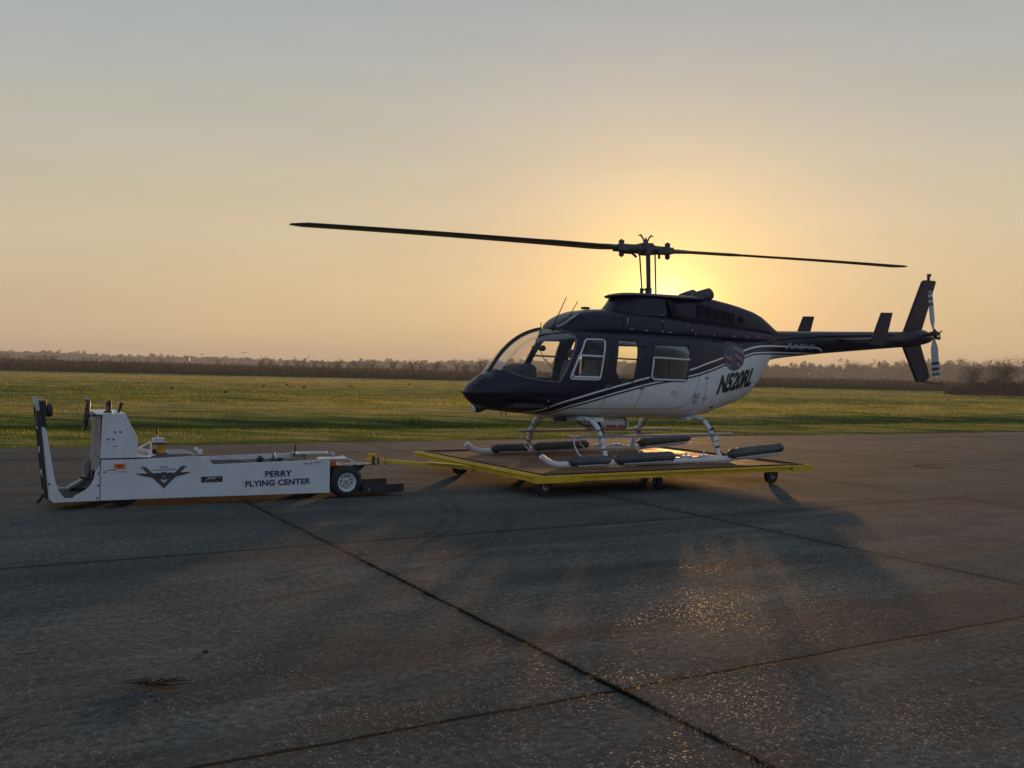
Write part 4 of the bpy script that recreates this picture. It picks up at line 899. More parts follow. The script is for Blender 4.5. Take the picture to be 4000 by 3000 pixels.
# ---- cabin interior
b = MB(); b.b2((-2.72, -.50, .80), (.92, .50, .86)); b.build('cabin_floor', M_interior, heli)
b = MB(); b.loft([[(x, sy * w_, z) for sy, z in ((-1, .85), (1, .85), (1, zt), (.7, zt + .05), (-.7, zt + .05), (-1, zt))] for x, w_, zt in ((-2.62, .24, 1.20), (-2.50, .30, 1.33), (-2.35, .33, 1.37), (-2.26, .33, 1.36))], 0, True, False); b.build('instrument_panel', M_interior, heli, bevel=.01)
b = MB(); b.b2((-2.3, -.12, .85), (-1.75, .12, 1.12)); b.build('pedestal', M_interior, heli, bevel=.02)
for y in (-.30, .30):
    s_ = empty('crew_seat', (0, 0, 0)); s_.parent = heli
    b = MB(); b.b2((-1.78, y - .21, .98), (-1.36, y + .21, 1.10)); b.build('seat_cushion', M_seat, s_, bevel=.03)
    b = MB(); b.loft([[(x + dx, y + w_ * sy, z) for dx, sy in ((0, -1), (.08, -1), (.08, 1), (0, 1))] for x, w_, z in ((-1.38, .21, 1.05), (-1.32, .21, 1.3), (-1.28, .17, 1.5))]); b.build('seat_back', M_seat, s_, bevel=.02)
    b = MB(); b.b2((-1.27, y - .10, 1.53), (-1.20, y + .10, 1.66)); b.build('headrest', M_seat, s_, bevel=.02)
b = MB(); b.b2((-1.20, -.10, .86), (-1.10, .10, 1.88)); b.build('control_column', M_interior, heli)
b = MB(); b.b2((.62, -.52, .86), (.72, .52, 1.45)); b.b2((.15, -.50, .86), (.64, .50, 1.12)); b.build('rear_bench', M_seat, heli, bevel=.03)
for y in (-.34, 0, .34): b = MB(); b.b2((.56, y - .15, 1.1), (.63, y + .15, 1.62)); b.build('rear_seat_back', M_seat, heli, bevel=.03)
b = MB(); b.b2((-1.0, -.48, .86), (-.62, .48, 1.10)); b.build('middle_seats', M_seat, heli, bevel=.03)
b = MB(); b.b2((-1.7, -.42, 1.90), (.9, .42, 1.925)); b.build('headliner', M_interior, heli)
b = MB(); b.tube([(-1.95, .18, 1.66), (-1.97, .18, 1.78), (-1.90, .18, 1.84), (-1.86, .18, 1.78)], .012, 6)
for dx in (-1.99, -1.87): b.tube([(dx, .13, 1.66), (dx, .20, 1.66)], .045, 10)
b.build('headset', M_dark, heli, fix=False)
b = MB(); b.tube([(-1.90, .16, 1.62), (-1.84, .16, 1.50), (-1.72, .17, 1.42), (-1.6, .17, 1.25)], .006, 5); b.build('headset_cord', M_strap, heli, fix=False)
b = MB(); b.tube([(-1.97, -.28, .9), (-2.02, -.28, 1.15), (-1.95, -.28, 1.26)], [.014, .014, .02], 7); b.tube([(-1.97, .28, .9), (-2.02, .28, 1.15), (-1.95, .28, 1.26)], [.014, .014, .02], 7); b.build('cyclic_stick', M_dark, heli, fix=False)

# ---- landing gear
YS = 1.10
for sgn in (-1, 1):
    sk = MB(); P = [(-2.63, sgn * YS, .175), (-2.56, sgn * YS, .115), (-2.46, sgn * YS, .072), (-2.34, sgn * YS, .050), (-2.1, sgn * YS, .046), (.72, sgn * YS, .046), (.80, sgn * YS, .052)]
    sk.tube(P, [.040, .045, .045, .045, .045, .045, .035], 14); sk.build('skid_tube', M_white, heli, fix=False)
    for x in (-.12, .22):
        b = MB(); b.prism([(x - .10, .085), (x - .06, .125), (x + .08, .125), (x + .11, .085)], sgn * YS - .03, sgn * YS + .03); b.tube([(x, sgn * YS, .12), (x, sgn * YS, .17)], .016, 8); b.build('wheel_socket', M_white, heli)
    b = MB(); b.b2((-.40, sgn * YS - .02, .088), (.42, sgn * YS + .02, .10)); b.build('wear_strip', M_dark, heli)
for x0, pts in ((-1.55, [(-.50, .64), (-.60, .635), (-.71, .615), (-.80, .575), (-.88, .515), (-.94, .43), (-.99, .33), (-1.05, .20), (-1.10, .06)]), (.54, [(-.42, .645), (-.55, .645), (-.66, .63), (-.76, .58), (-.84, .51), (-.91, .42), (-.97, .31), (-1.04, .19), (-1.10, .06)])):
    full = [(x0, y, z) for y, z in reversed(pts)] + [(x0, -y, z) for y, z in pts]
    b = MB(); b.tube(full, .034, 14); b.build('cross_tube', M_white, heli, fix=False)
    for sgn in (-1, 1):
        b = MB(); b.tube([(x0, sgn * .955, .40), (x0, sgn * 1.0, .31)], .048, 14); b.build('tube_collar', M_white, heli, fix=False)
        b = MB(); b.tube([(x0, sgn * 1.075, .12), (x0, sgn * 1.10, .04)], [.04, .055], 14); b.build('saddle', M_white, heli, fix=False)
        for k, (a_, z_) in enumerate(((.70, .61), (.90, .485), (1.035, .225))):
            b = MB(); b.tube([(x0, sgn * a_, z_ + .008), (x0, sgn * (a_ + .012), z_ - .010)], .037, 14); b.build('hose_clamp', M_dark, heli, fix=False)
        b = MB(); b.tube([(x0 + .06, sgn * .62, .62)] + [(x0 + .055 + .02 * math.sin(i), sgn * (-y - .0) * 1.0, z - .02) for i, (y, z) in enumerate(pts[2:-1])] + [(x0 + .12, sgn * 1.08, .12)], .011, 7); b.build('inflation_hose', M_dark, heli, fix=False)
b = MB(); b.b2((-1.72, -.58, .615), (-1.38, .58, .66)); b.build('belly_mount', M_drab, heli, bevel=.008)
b = MB(); b.b2((-1.44, -.62, .60), (-1.27, -.45, .655)); b.build('valve_box', M_white, heli, bevel=.006)
b = MB(); b.b2((-1.85, -.30, .59), (-1.70, -.16, .65)); b.tube([(-1.6, -.4, .6), (-1.5, -.42, .54), (-1.35, -.42, .53), (-1.2, -.4, .58)], .012, 6); b.tube([(-1.25, -.46, .57), (-1.2, -.46, .48)], .03, 8); b.build('plumbing', M_dark, heli, fix=False)
b = MB(); b.b2((.40, -.48, .61), (.68, .48, .655)); b.build('belly_mount', M_white, heli, bevel=.008)
b = MB(); b.tube([(-1.34, -.22, .55), (-1.31, -.22, .55), (-1.26, -.22, .55), (-.62, -.22, .55), (-.56, -.22, .55), (-.54, -.22, .55)], [.04, .075, .092, .092, .07, .03], 18); fb = b.build('float_bottle', M_bottle, heli, fix=False)
for x in (-1.16, -.65): b = MB(); b.tube([(x, -.22, .55), (x + .02, -.22, .55)], .096, 18); b.build('bottle_strap', M_dark, fb, fix=False)
b = MB(); b.b2((-.98, -.318, .495), (-.83, -.300, .53)); b.b2((-.78, -.318, .50), (-.68, -.300, .53)); b.build('bottle_marking', M_red, fb)
for y, x0_, x1_, z_ in ((-.95, -2.08, .92, .413), (.88, -1.85, 1.15, .375)):
    b = MB(); b.prism([(x0_, z_ - .018), (x0_, z_ + .016), (x1_, z_ + .018), (x1_ - .07, z_ - .016)], y - .06, y + .06); b.build('step_board', M_board, heli, bevel=.004)
    for dx, s_ in ((.03, 1), (1.08, .75)):
        b = MB(); xx = x0_ + dx; b.tube([(xx, y - .05, z_ + .01), (xx + .01, y - .07, z_ - .12), (xx + .05, y - .10, z_ - .22), (xx + .11, y - .15, z_ - .29)], .010, 7); b.build('step_strut', M_white, heli, fix=False)
def bag(x0, x1, y, z0, z1, r_, label=None):
    k = 16; P = []; rr = []
    for i in range(k + 1):
        t = i / k; P.append((x0 + (x1 - x0) * t, y + rnd.uniform(-.004, .004), z0 + (z1 - z0) * t + rnd.uniform(-.003, .003)))
        e = min(t, 1 - t) * (x1 - x0); rr.append(r_ * (min(1, .45 + .55 * (e / .07) ** .5) if e < .07 else 1) * rnd.uniform(.955, 1.03))
    b = MB(); b.tube(P, rr, 16, sy=.9); o = b.build('float_bag', M_bag, heli, fix=False)
    b = MB(); kk = int((x1 - x0 - .16) / .05)
    for i in range(kk):
        t = (i + .5) / kk; xx = x0 + .1 + (x1 - x0 - .2) * t; zz = z0 + (z1 - z0) * (xx - x0) / (x1 - x0); sy_ = -1 if y < 0 else -1
        b.box((xx, y + sy_ * r_ * .80, zz - r_ * .70), (.038, .006, .012))
    b.build('lacing_strip', M_wframe, o); return o
for y in (-1.145, 1.06):
    bag(-2.20, -1.53, y, .092, .098, .077); bag(-1.43, -.38, y, .100, .124, .084); bag(.67, 1.79, y, .128, .203, .086)
    b = MB(); b.tube([(.75, y * .97, .05), (1.2, y, .07), (1.72, y, .11)], .025, 8); b.build('float_strut', M_white, heli, fix=False)

# ---- lettering
def text_faces(txt, offset=0.0, size=1.0, sp=1.0):
    cu = bpy.data.curves.new('txt', 'FONT'); cu.body = txt; cu.size = size; cu.offset = offset; cu.space_character = sp; cu.resolution_u = 6
    o = bpy.data.objects.new('txt', cu); COL.objects.link(o); dg = bpy.context.evaluated_depsgraph_get(); dg.update()
    me = bpy.data.meshes.new_from_object(o.evaluated_get(dg)); bpy.data.objects.remove(o); bpy.data.curves.remove(cu)
    return me
def lettering(name, txt, mat, parent, org, u, v, place, offset=0.0, sp=1.0, cut=None):
    """text fitted to the parallelogram org,u,v in a side plane; place(x, z) gives the point on the surface"""
    me = text_faces(txt, offset, 1.0, sp); xs_ = [q.co.x for q in me.vertices]; ys_ = [q.co.y for q in me.vertices]
    x0, x1, y0, y1 = min(xs_), max(xs_), min(ys_), max(ys_)
    bm = bmesh.new(); bm.from_mesh(me)
    for q in bm.verts:
        s, t = (q.co.x - x0) / (x1 - x0), (q.co.y - y0) / (y1 - y0); q.co = (org[0] + u[0] * s + v[0] * t, 0, org[1] + u[1] * s + v[1] * t)
    if cut:
        zs_ = [q.co.z for q in bm.verts]; xx_ = [q.co.x for q in bm.verts]
        for z in np.arange(min(zs_) + cut, max(zs_), cut): bmesh.ops.bisect_plane(bm, geom=bm.verts[:] + bm.edges[:] + bm.faces[:], plane_co=(0, 0, z), plane_no=(0, 0, 1))
        for x in np.arange(min(xx_) + cut, max(xx_), cut): bmesh.ops.bisect_plane(bm, geom=bm.verts[:] + bm.edges[:] + bm.faces[:], plane_co=(x, 0, 0), plane_no=(1, 0, 0))
    for q in bm.verts: q.co = place(q.co.x, q.co.z)
    me2 = bpy.data.meshes.new(name); bm.to_mesh(me2); bm.free(); bpy.data.meshes.remove(me)
    return link(name, me2, mat, parent)
hp = lambda x, z: on_hull(x, z, -1, .004)
lettering('registration_letters', 'N520RL', M_blacktext, heli, (.895, 1.003), (.935, .142), (.115, .315), hp, .05, .98, .04)
for _t, _x, _z, _w, _h in (('A', 2.745, 1.778, .175, .112), ('IR', 2.93, 1.786, .125, .082), ('O', 3.065, 1.781, .150, .100), ('NE', 3.225, 1.792, .215, .080)):
    lettering('tail_lettering', _t, M_silver, heli, (_x, _z), (_w, .004), (.012, _h), lambda x, z: on_hull(x, z, -1, .016), .015, 1.0, .04)
# round flag emblem
V = []; MI = []; nx2, nz2 = 30, 40; cx_, cz_, rx_, rz_ = 1.315, 1.63, .275, .235
for i in range(nx2):
    for j in range(nz2):
        u0, u1, v0, v1 = [2 * q / nn - 1 for q, nn in ((i, nx2), (i + 1, nx2), (j, nz2), (j + 1, nz2))]
        um, vm = (u0 + u1) / 2, (v0 + v1) / 2; rr = math.hypot(um, vm)
        if rr > 1: continue
        fig = abs(um + .02) < .16 + .20 * max(0, -vm) + (.06 if .1 < vm < .45 else 0) and vm < .72
        if rr > .93: k_ = 3
        elif fig: k_ = 3 if (abs(um + .02) > .06 or vm > .3) else 2
        elif um < 0 and vm > -.05: k_ = 0 if (i * 7 + j * 3) % 5 in (0,) and (i + j) % 2 == 0 else 2
        else: k_ = 0 if int((vm * .9 + um * .45 + 5) * 4.2) % 2 else 1
        V.append([hp(cx_ + a_ * rx_, cz_ + b_ * rz_) for a_, b_ in ((u0, v0), (u1, v0), (u1, v1), (u0, v1))]); MI.append(k_)
tri_mesh('flag_emblem', np.array([[np.array(p) - (0, .002, 0) for p in f] for f in V]), [simple('emblem_white', (.19, .19, .22), .5), simple('emblem_red', (.10, .025, .03), .5), simple('emblem_blue', (.03, .035, .085), .5), simple('emblem_grey', (.085, .085, .10), .5)], heli, MI, 4)

# ================================================================== DOLLY
dol = empty('helicopter_dolly', (2.14, 15.14, 0), R(30), 'yellow steel landing dolly on small wheels carrying the helicopter', 'dolly')
DZ = .27
def mat_ply():
    a = Mat('weathered_plywood'); v = a.coord(); st = a.coord(scale=(.5, 5, 1))
    c = a.mix(a.ramp(a.noise(st, 4, 7, .65), [(.3, 0.0), (.7, 1.0)]), (.13, .075, .04), (.30, .165, .085))
    c = a.mix(a.ramp(a.noise(v, 1.4, 5), [(.45, 0.0), (.7, .7)]), c, (.055, .038, .027))
    sp = a.n('ShaderNodeSeparateXYZ'); a.l(v, sp.inputs[0]); q = a.math('FRACT', a.math('DIVIDE', a.math('ADD', sp.outputs['X'], 3.1), 1.22)); q2 = a.math('FRACT', a.math('DIVIDE', a.math('ADD', sp.outputs['Y'], 1.83), 1.22))
    c = a.mix(a.math('MAXIMUM', a.math('LESS_THAN', q, .006), a.math('LESS_THAN', q2, .01)), c, (.008, .007, .006))
    a.set(**{'Base Color': c, 'Roughness': a.ramp(a.noise(v, 2.5, 6), [(.3, .5), (.7, .8)]), 'Specular IOR Level': .08, 'Normal': a.bump(a.noise(st, 9, 5), .7, .008)})
    return a.m
b = MB(); b.b2((-2.98, -1.76, DZ - .02), (1.53, 1.80, DZ)); b.build('deck', mat_ply(), dol)
for lo, hi in (((-3.0, -1.80, DZ - .018), (1.57, -1.757, DZ + .020)), ((-3.0, 1.803, DZ - .018), (1.57, 1.84, DZ + .020)), ((-3.02, -1.756, DZ - .018), (-2.983, 1.80, DZ + .020)), ((1.533, -1.756, DZ - .018), (1.57, 1.80, DZ + .020))):
    b = MB(); b.b2(lo, hi); b.build('rubber_edge', M_rubber, dol)
# channel frame
def chan(x0, y0, x1, y1, z0=.197, z1=.262, name='frame_rail'):
    d = Vector((x1 - x0, y1 - y0, 0)); L_ = d.length; d.normalize(); n_ = Vector((d.y, -d.x, 0)); M = Matrix((d, -n_, Vector((0, 0, 1)))).transposed(); c = Vector(((x0 + x1) / 2, (y0 + y1) / 2, 0))
    b = MB(); b.box(c + Vector((0, 0, (z0 + z1) / 2)), (L_, .006, z1 - z0 - .012), M)
    b.box(c + n_ * .018 + Vector((0, 0, z1 - .004)), (L_, .042, .008), M); b.box(c + n_ * .018 + Vector((0, 0, z0 + .004)), (L_, .042, .008), M)
    return b.build(name, M_yellow, dol, bevel=.0015)
chan(-3.14, -1.85, 1.63, -1.85); chan(1.63, -1.83, 1.63, 1.86); chan(1.61, 1.88, -3.12, 1.88); chan(-3.14, 1.86, -3.14, -1.83)
b = MB(); b.b2((-3.17, -1.90, .186), (-3.145, -1.80, .262)); b.b2((-3.14, -1.895, .186), (-2.5, -1.872, .262)); b.build('corner_angle', M_yellow, dol, bevel=.002)
b = MB(); b.b2((1.25, -1.897, .186), (1.66, -1.872, .262)); b.build('corner_angle', M_yellow, dol, bevel=.002)
# open grating strips round the deck (scalloped edge)
def grate(x0, y0, x1, y1, wd, name='grating_strip'):
    d = Vector((x1 - x0, y1 - y0, 0)); L_ = d.length; d.normalize(); n_ = Vector((-d.y, d.x, 0)); b = MB(); k = int(L_ / .06)
    M = Matrix((d, n_, Vector((0, 0, 1)))).transposed()
    for s_ in (0, wd * .5, wd): b.box(Vector((x0, y0, DZ - .0)) + d * L_ / 2 + n_ * s_ - Vector((0, 0, .006)), (L_, .008, .010), M)
    for i in range(k):
        p = Vector((x0, y0, DZ - .006)) + d * (L_ * (i + .5) / k)
        b.add([p - d * .024, p + d * .024, p + d * .012 + Vector((0, 0, .012)), p - d * .012 + Vector((0, 0, .012)), p - d * .024 + n_ * wd, p + d * .024 + n_ * wd, p + d * .012 + n_ * wd + Vector((0, 0, .012)), p - d * .012 + n_ * wd + Vector((0, 0, .012))], [(0, 1, 2, 3), (7, 6, 5, 4), (3, 2, 6, 7), (0, 3, 7, 4), (1, 5, 6, 2)])
    return b.build(name, M_yellow, dol)
grate(-3.02, -1.865, 1.59, -1.865, .055); grate(1.59, 1.865, -3.0, 1.865, .055); grate(-3.12, 1.84, -3.12, -1.84, .09); grate(1.63, -1.84, 1.63, 1.84, .05)
for x in (-2.0, -.7, .6): b = MB(); b.b2((x - .04, -1.84, .205), (x + .04, 1.86, .245)); b.build('cross_member', M_yellow, dol)
# castors
def castor(x, y, r_, ang, name='castor'):
    c = empty(name, (x, y, 0), ang); c.parent = dol
    b = MB(); b.lathe([(.04, -.038), (r_ * .80, -.04), (r_ * .96, -.032), (r_, -.015), (r_, .015), (r_ * .96, .032), (r_ * .80, .04), (.04, .038)], (0, 0, r_), 'y', 32); b.build('wheel', M_rubber, c)
    b = MB(); b.lathe([(.0, -.043), (r_ * .4, -.043), (r_ * .45, -.036), (r_ * .45, .036), (r_ * .4, .043), (0, .043)], (0, 0, r_), 'y', 16); b.build('hub', M_drab, c)
    b = MB()
    for s_ in (-1, 1): b.prism([(-.022, r_ * .9), (.03, r_ * .9), (.06, .185), (-.03, .185)], s_ * .046, s_ * .052)
    b.b2((-.06, -.06, .176), (.08, .06, .187)); b.build('fork', M_black, c); return c
castor(-2.96, -1.70, .125, R(14)); castor(1.02, -1.68, .122, R(4)); castor(-1.06, -1.62, .12, R(70)); castor(-2.87, .82, .122, R(-12)); castor(1.30, 1.6, .105, R(10)); castor(-.9, 1.65, .11, R(30))
# tow bar with ring end, hinge plate and lug
b = MB()
P0, P1 = Vector((-3.16, -.05, .205)), Vector((-4.60, .06, .345))
d = (P1 - P0).normalized(); M = Matrix((d, Vector((-d.y, d.x, 0)).normalized(), d.cross(Vector((-d.y, d.x, 0)).normalized()))).transposed()
b.box(P0.lerp(P1, .45), ((P1 - P0).length * .92, .07, .045), M); tb = b.build('tow_bar', M_yellow, dol, bevel=.003)
b = MB(); b.box(P0.lerp(P1, .25), (.52, .16, .012), M @ Matrix.Rotation(0, 3, 'X')); b.build('hinge_plate', M_yellow, tb).location = (0, 0, .03)
b = MB(); b.box(P0 + Vector((0, 0, 0)), (.10, .22, .07), M); b.tube([P0 + Vector((0, -.16, 0)), P0 + Vector((0, .16, 0))], .016, 8); b.build('hinge_lug', M_yellow, tb)
b = MB(); b.lathe([(.012, -.02), (.045, -.022), (.05, 0), (.045, .022), (.012, .02)], P1 + Vector((-.02, 0, 0)), 'z', 18); b.b2(P1 + Vector((-.02, -.035, .02)), P1 + Vector((.08, .035, .085))); b.build('tow_eye', M_yellow, tb, bevel=.003)
b = MB()
for t in (.86, .93): q = P0.lerp(P1, t); b.tube([q + Vector((0, 0, .04)), q - Vector((0, 0, .05))], .011, 7)
b.build('tow_bolt', M_black, tb, fix=False)

# ================================================================== TUG
tug = empty('aircraft_tug', (-1.977, 11.65, 0), R(28.5), 'low white aircraft tug with blue lettering and upright control console', 'tug')
def fl(poly, mat_name_y0, y1, name, mat, bevel=.003, parent=None):
    b = MB(); b.prism(poly, mat_name_y0, y1); return b.build(name, mat, parent or tug, bevel=bevel)
TW = 1.0
curve = [(-2.775, .476), (-2.822, .40), (-2.836, .33), (-2.858, .28), (-2.885, .24), (-2.92, .21), (-2.958, .186), (-3.013, .158), (-3.044, .128), (-3.122, .131), (-3.148, .17), (-3.172, .206), (-3.19, .24), (-3.205, .285), (-3.235, .446), (-3.277, .703), (-3.298, .84), (-3.32, .885), (-3.352, .885)]
side = curve + [(-3.278, .14), (-3.226, .088), (-2.775, .091)]
for y in (0, TW - .02):
    fl(side, y, y + .02, 'footwell_side', M_white)
body = [(-2.771, .091), (-1.743, .086), (-.219, .070), (-.222, .472), (-.36, .472), (-1.588, .447), (-1.64, .497), (-1.68, .528), (-1.735, .540), (-1.823, .545), (-2.394, .530), (-2.771, .53)]
fl(body, -.004, .016, 'side_panel', M_white); fl(body, TW - .018, TW + .002, 'side_panel', M_white)
b = MB(); b.b2((-2.765, .02, .10), (-.23, TW - .02, .14)); b.b2((-.245, .02, .14), (-.225, TW - .02, .40)); b.build('chassis', M_black, tug)
M_kick = simple('kick_panel_grey', (.22, .24, .26), .6, var=.3)
M_mat = simple('deck_matting', (.028, .026, .026), .85, var=.4, scale=14, bump=.4)
b = MB(); b.b2((-1.66, .018, .36), (-.245, TW - .02, .40)); b.b2((-2.39, .018, .44), (-1.665, TW - .02, .485)); b.build('deck_mat', M_mat, tug)
b = MB(); b.prism([(-2.40, .016), (-2.40, .99), (-2.16, .99), (-2.16, .30), (-2.28, .016)], .545, .551, axis='z'); b.build('deck_plate', M_white, tug)
# console
con = fl([(-2.775, .545), (-2.757, 1.016), (-2.527, 1.017), (-2.400, .763), (-2.396, .545)], 0.0, TW, 'console', M_white, .004)
b = MB(); b.b2((-2.80, .012, .13), (-2.776, TW - .012, .545)); b.b2((-2.79, .05, .56), (-2.772, TW - .05, 1.0)); b.build('console_back_panel', M_drab, tug, bevel=.003)
b = MB(); b.b2((-2.82, .0, 1.018), (-2.52, TW, 1.027)); b.build('console_lid', M_white, tug)
for x, z in ((-2.631, .83), (-2.578, .829), (-2.697, .751), (-2.649, .75), (-2.793, .387), (-2.791, .256), (-3.268, .287), (-2.80, .12)):
    b = MB(); b.lathe([(0, -.006), (.008, -.006), (.010, .0)], (x, -.003, z), 'y', 12); b.build('bolt', M_dark, tug)
b = MB(); b.b2((-2.655, -.003, .672), (-2.61, .0, .678)); b.build('slot', M_dark, tug)
for x0, x1, z0, z1 in ((-2.631, -2.525, .433, .485), (-.213, -.124, .387, .436)):
    b = MB(); y_ = -.016 if x0 < -1 else .05; b.b2((x0, y_, z0), (x1, y_ + .014, z1)); o = b.build('side_marker', M_orange, tug, bevel=.004)
    b = MB(); b.b2((x0 + .035, y_ - .002, z0 + .018), (x1 - .035, y_, z1 - .018)); b.build('marker_label', M_blacktext, o)
def sheet(name, poly, y, mat, parent=None, th=.0012):
    b = MB(); b.prism(poly, y - th, y); return b.build(name, mat, parent or tug)
rect = lambda x0, z0, x1, z1: [(x0, z0), (x1, z0), (x1, z1), (x0, z1)]
for x, z in ((-2.73, .39), (-.452, .420)): sheet('warning_sticker', [(x - .015, z), (x + .015, z), (x, z + .028)], -.0062, M_gold)
sheet('warning_sticker', rect(-2.705, .413, -2.62, .422), -.0062, M_red); sheet('warning_sticker', rect(-2.705, .392, -2.62, .411), -.0062, M_wframe)
sheet('warning_sticker', rect(-2.595, .392, -2.51, .399), -.0062, M_red); sheet('warning_sticker', rect(-.55, .424, -.48, .432), -.0062, M_red); sheet('warning_sticker', rect(-.42, .438, -.33, .447), -.0062, M_red); sheet('warning_sticker', rect(-.42, .424, -.33, .436), -.0062, M_wframe)
b = MB(); b.tube([(-2.772, -.006, .10), (-2.772, -.006, .53)], .0025, 5); b.build('panel_seam', M_dark, tug)
# steering wheel
sw = MB(); cw_ = Vector((-2.885, .38, 1.0)); ax = Vector((-.97, 0, .12)).normalized(); u1 = Vector((0, 1, 0)); u2 = ax.cross(u1).normalized()
ring_ = [cw_ + u1 * .165 * math.cos(a_) + u2 * .165 * math.sin(a_) for a_ in [2 * math.pi * j / 32 for j in range(33)]]
sw.tube(ring_, .014, 8, caps=False)
for a_ in (.5, 2.6, 4.7): sw.tube([cw_, cw_ + u1 * .16 * math.cos(a_) + u2 * .16 * math.sin(a_)], .01, 6)
sw.tube([cw_ + ax * .02, cw_ - ax * .03], .035, 12); swo = sw.build('steering_wheel', M_dark, tug, fix=False)
b = MB(); b.tube([cw_ - ax * .02, cw_ - ax * .12], .015, 8); b.build('steering_shaft', M_alu, tug, fix=False)
b = MB(); b.tube([cw_ - u2 * .165 + ax * .01, cw_ - u2 * .17 + ax * .05], [.018, .022], 10); b.build('spinner_knob', M_alu, swo, fix=False)
b = MB(); b.tube([(-2.67, .25, 1.02), (-2.67, .25, 1.16)], .024, 10); b.build('control_grip', M_dark, tug, fix=False)
b = MB(); b.tube([(-2.71, .18, 1.12), (-2.69, .18, 1.13)], .022, 10); b.tube([(-2.70, .18, 1.03), (-2.70, .18, 1.12)], .008, 6); b.build('control_knob', M_dark, tug, fix=False)
b = MB(); b.tube([(-2.73, .18, 1.02), (-2.72, .18, 1.045), (-2.68, .18, 1.055), (-2.66, .18, 1.02)], .007, 6); b.lathe([(.04, 1.025), (.035, 1.045), (0, 1.055)], (-2.67, .26, 0), 'z', 14); b.build('control_boot', M_dark, tug, fix=False)
b = MB(); b.tube([(-2.58, .22, 1.02), (-2.57, .22, 1.05)], .012, 8); b.tube([(-2.57, .22, 1.05), (-2.545, .22, 1.14)], .018, 10); b.build('control_lever', M_dark, tug, fix=False)
b = MB(); b.tube([(-2.605, .16, 1.025), (-2.60, .16, 1.07), (-2.58, .18, 1.085)], .005, 6); b.build('lever_guard', M_alu, tug, fix=False)
# backrest frame
M_board2 = simple('aged_white', (.5, .5, .47), .6, var=.3)
def lean_bar(y, w_, name, mats_seq):
    o0 = None
    x0, z0, x1, z1 = -3.29, .13, -3.40, 1.19
    for i, (t0, t1, mt) in enumerate(mats_seq):
        b = MB(); a0, a1 = Vector((x0 + (x1 - x0) * t0, 0, z0 + (z1 - z0) * t0)), Vector((x0 + (x1 - x0) * t1, 0, z0 + (z1 - z0) * t1))
        b.add([(a0.x - .018, y, a0.z), (a0.x + .018, y, a0.z), (a0.x + .018, y + w_, a0.z), (a0.x - .018, y + w_, a0.z), (a1.x - .018, y, a1.z), (a1.x + .018, y, a1.z), (a1.x + .018, y + w_, a1.z), (a1.x - .018, y + w_, a1.z)], [(0, 1, 2, 3), (4, 7, 6, 5), (0, 4, 5, 1), (1, 5, 6, 2), (2, 6, 7, 3), (3, 7, 4, 0)])
        b.build(name, mt, tug, bevel=.002)
lean_bar(-.012, .05, 'backrest_post', [(0, .875, M_black), (.877, 1.01, M_board2)])
lean_bar(.62, .05, 'backrest_post', [(.03, .885, M_black), (.887, 1.0, M_board2)])
for t in (.22, .46, .70, .95):
    b = MB(); x_, z_ = -3.29 - .11 * t, .13 + 1.06 * t; b.b2((x_ - .012, .038, z_ - .022), (x_ + .012, .62, z_ + .022)); b.build('backrest_rung', M_white, tug)
b = MB(); b.b2((-3.392, .08, .885), (-3.298, .54, 1.168)); b.build('backrest_pad', M_dark, tug, bevel=.02)
b = MB(); b.lathe([(0, 0), (.070, 0), (.076, .02), (.072, .05), (.0, .055)], (-3.298, .20, 1.06), 'x', 20); b.build('rear_lamp', M_dark, tug)
b = MB(); b.lathe([(.05, .0), (.066, .002), (.066, .010), (0, .014)], (-3.245, .20, 1.06), 'x', 20); b.build('lamp_lens', M_orange, tug)
b = MB(); b.tube([(-3.30, .45, .12), (-3.36, .45, .03)], .016, 8); b.build('ground_strap', M_rubber, tug, fix=False)
b = MB(); b.b2((-3.24, .02, .088), (-2.80, TW - .02, .11)); b.build('footwell_floor', M_mat, tug)
b = MB(); pc = [(x, z) for x, z in curve[1:9]]; pc2 = [(x + .02, z - .018) for x, z in pc][::-1]
b.prism([(-2.80, .45)] + pc + pc2, .80, TW - .03); b.build('kick_panel', M_kick, tug)
b = MB(); b.b2((-2.855, .03, .20), (-2.825, .14, .42)); b.build('seat_side_pad', M_dark, tug, bevel=.01)
b = MB(); b.tube([(-2.96, .2, .33), (-2.84, .2, .30)], .035, 8, sy=.4); b.build('foot_pedal', M_dark, tug, fix=False)
b = MB(); b.prism([(-2.86, .45), (-2.80, .47), (-2.80, .30), (-2.88, .28)], .85, .90); b.build('mudguard', M_drab, tug)
# winch, strap, rollers
wi = empty('winch', (-2.11, .40, .545)); wi.parent = tug
b = MB(); b.tube([(0, -.08, .07), (0, -.07, .07), (0, .07, .07), (0, .08, .07)], [.06, .05, .05, .06], 16); b.build('drum', M_brass, wi, fix=False)
b = MB(); b.b2((-.09, -.09, .118), (.09, .09, .132)); b.build('top_plate', M_black, wi)
b = MB(); b.b2((-.075, -.06, .134), (.035, .05, .175)); b.b2((-.085, -.07, .175), (.045, .06, .183)); b.build('gear_box', M_white, wi, bevel=.003)
b = MB(); b.tube([(-.03, 0, .18), (-.03, 0, .22)], .014, 8); b.build('lever_socket', M_alu, wi, fix=False)
b = MB(); b.tube([(-.03, 0, .215), (-.033, 0, .295)], .013, 8); b.build('lever', M_dark, wi, fix=False)
b = MB(); b.b2((-.105, -.07, .0), (-.093, .0, .145)); b.tube([(-.10, -.04, .145), (-.27, -.04, .055)], .012, 6); b.build('bracket', M_white, wi)
b = MB(); b.b2((-.07, -.08, .002), (.07, .08, .018)); b.tube([(-.05, -.02, .02), (-.06, -.02, .06)], .03, 8); b.build('winch_base', M_dark, wi)
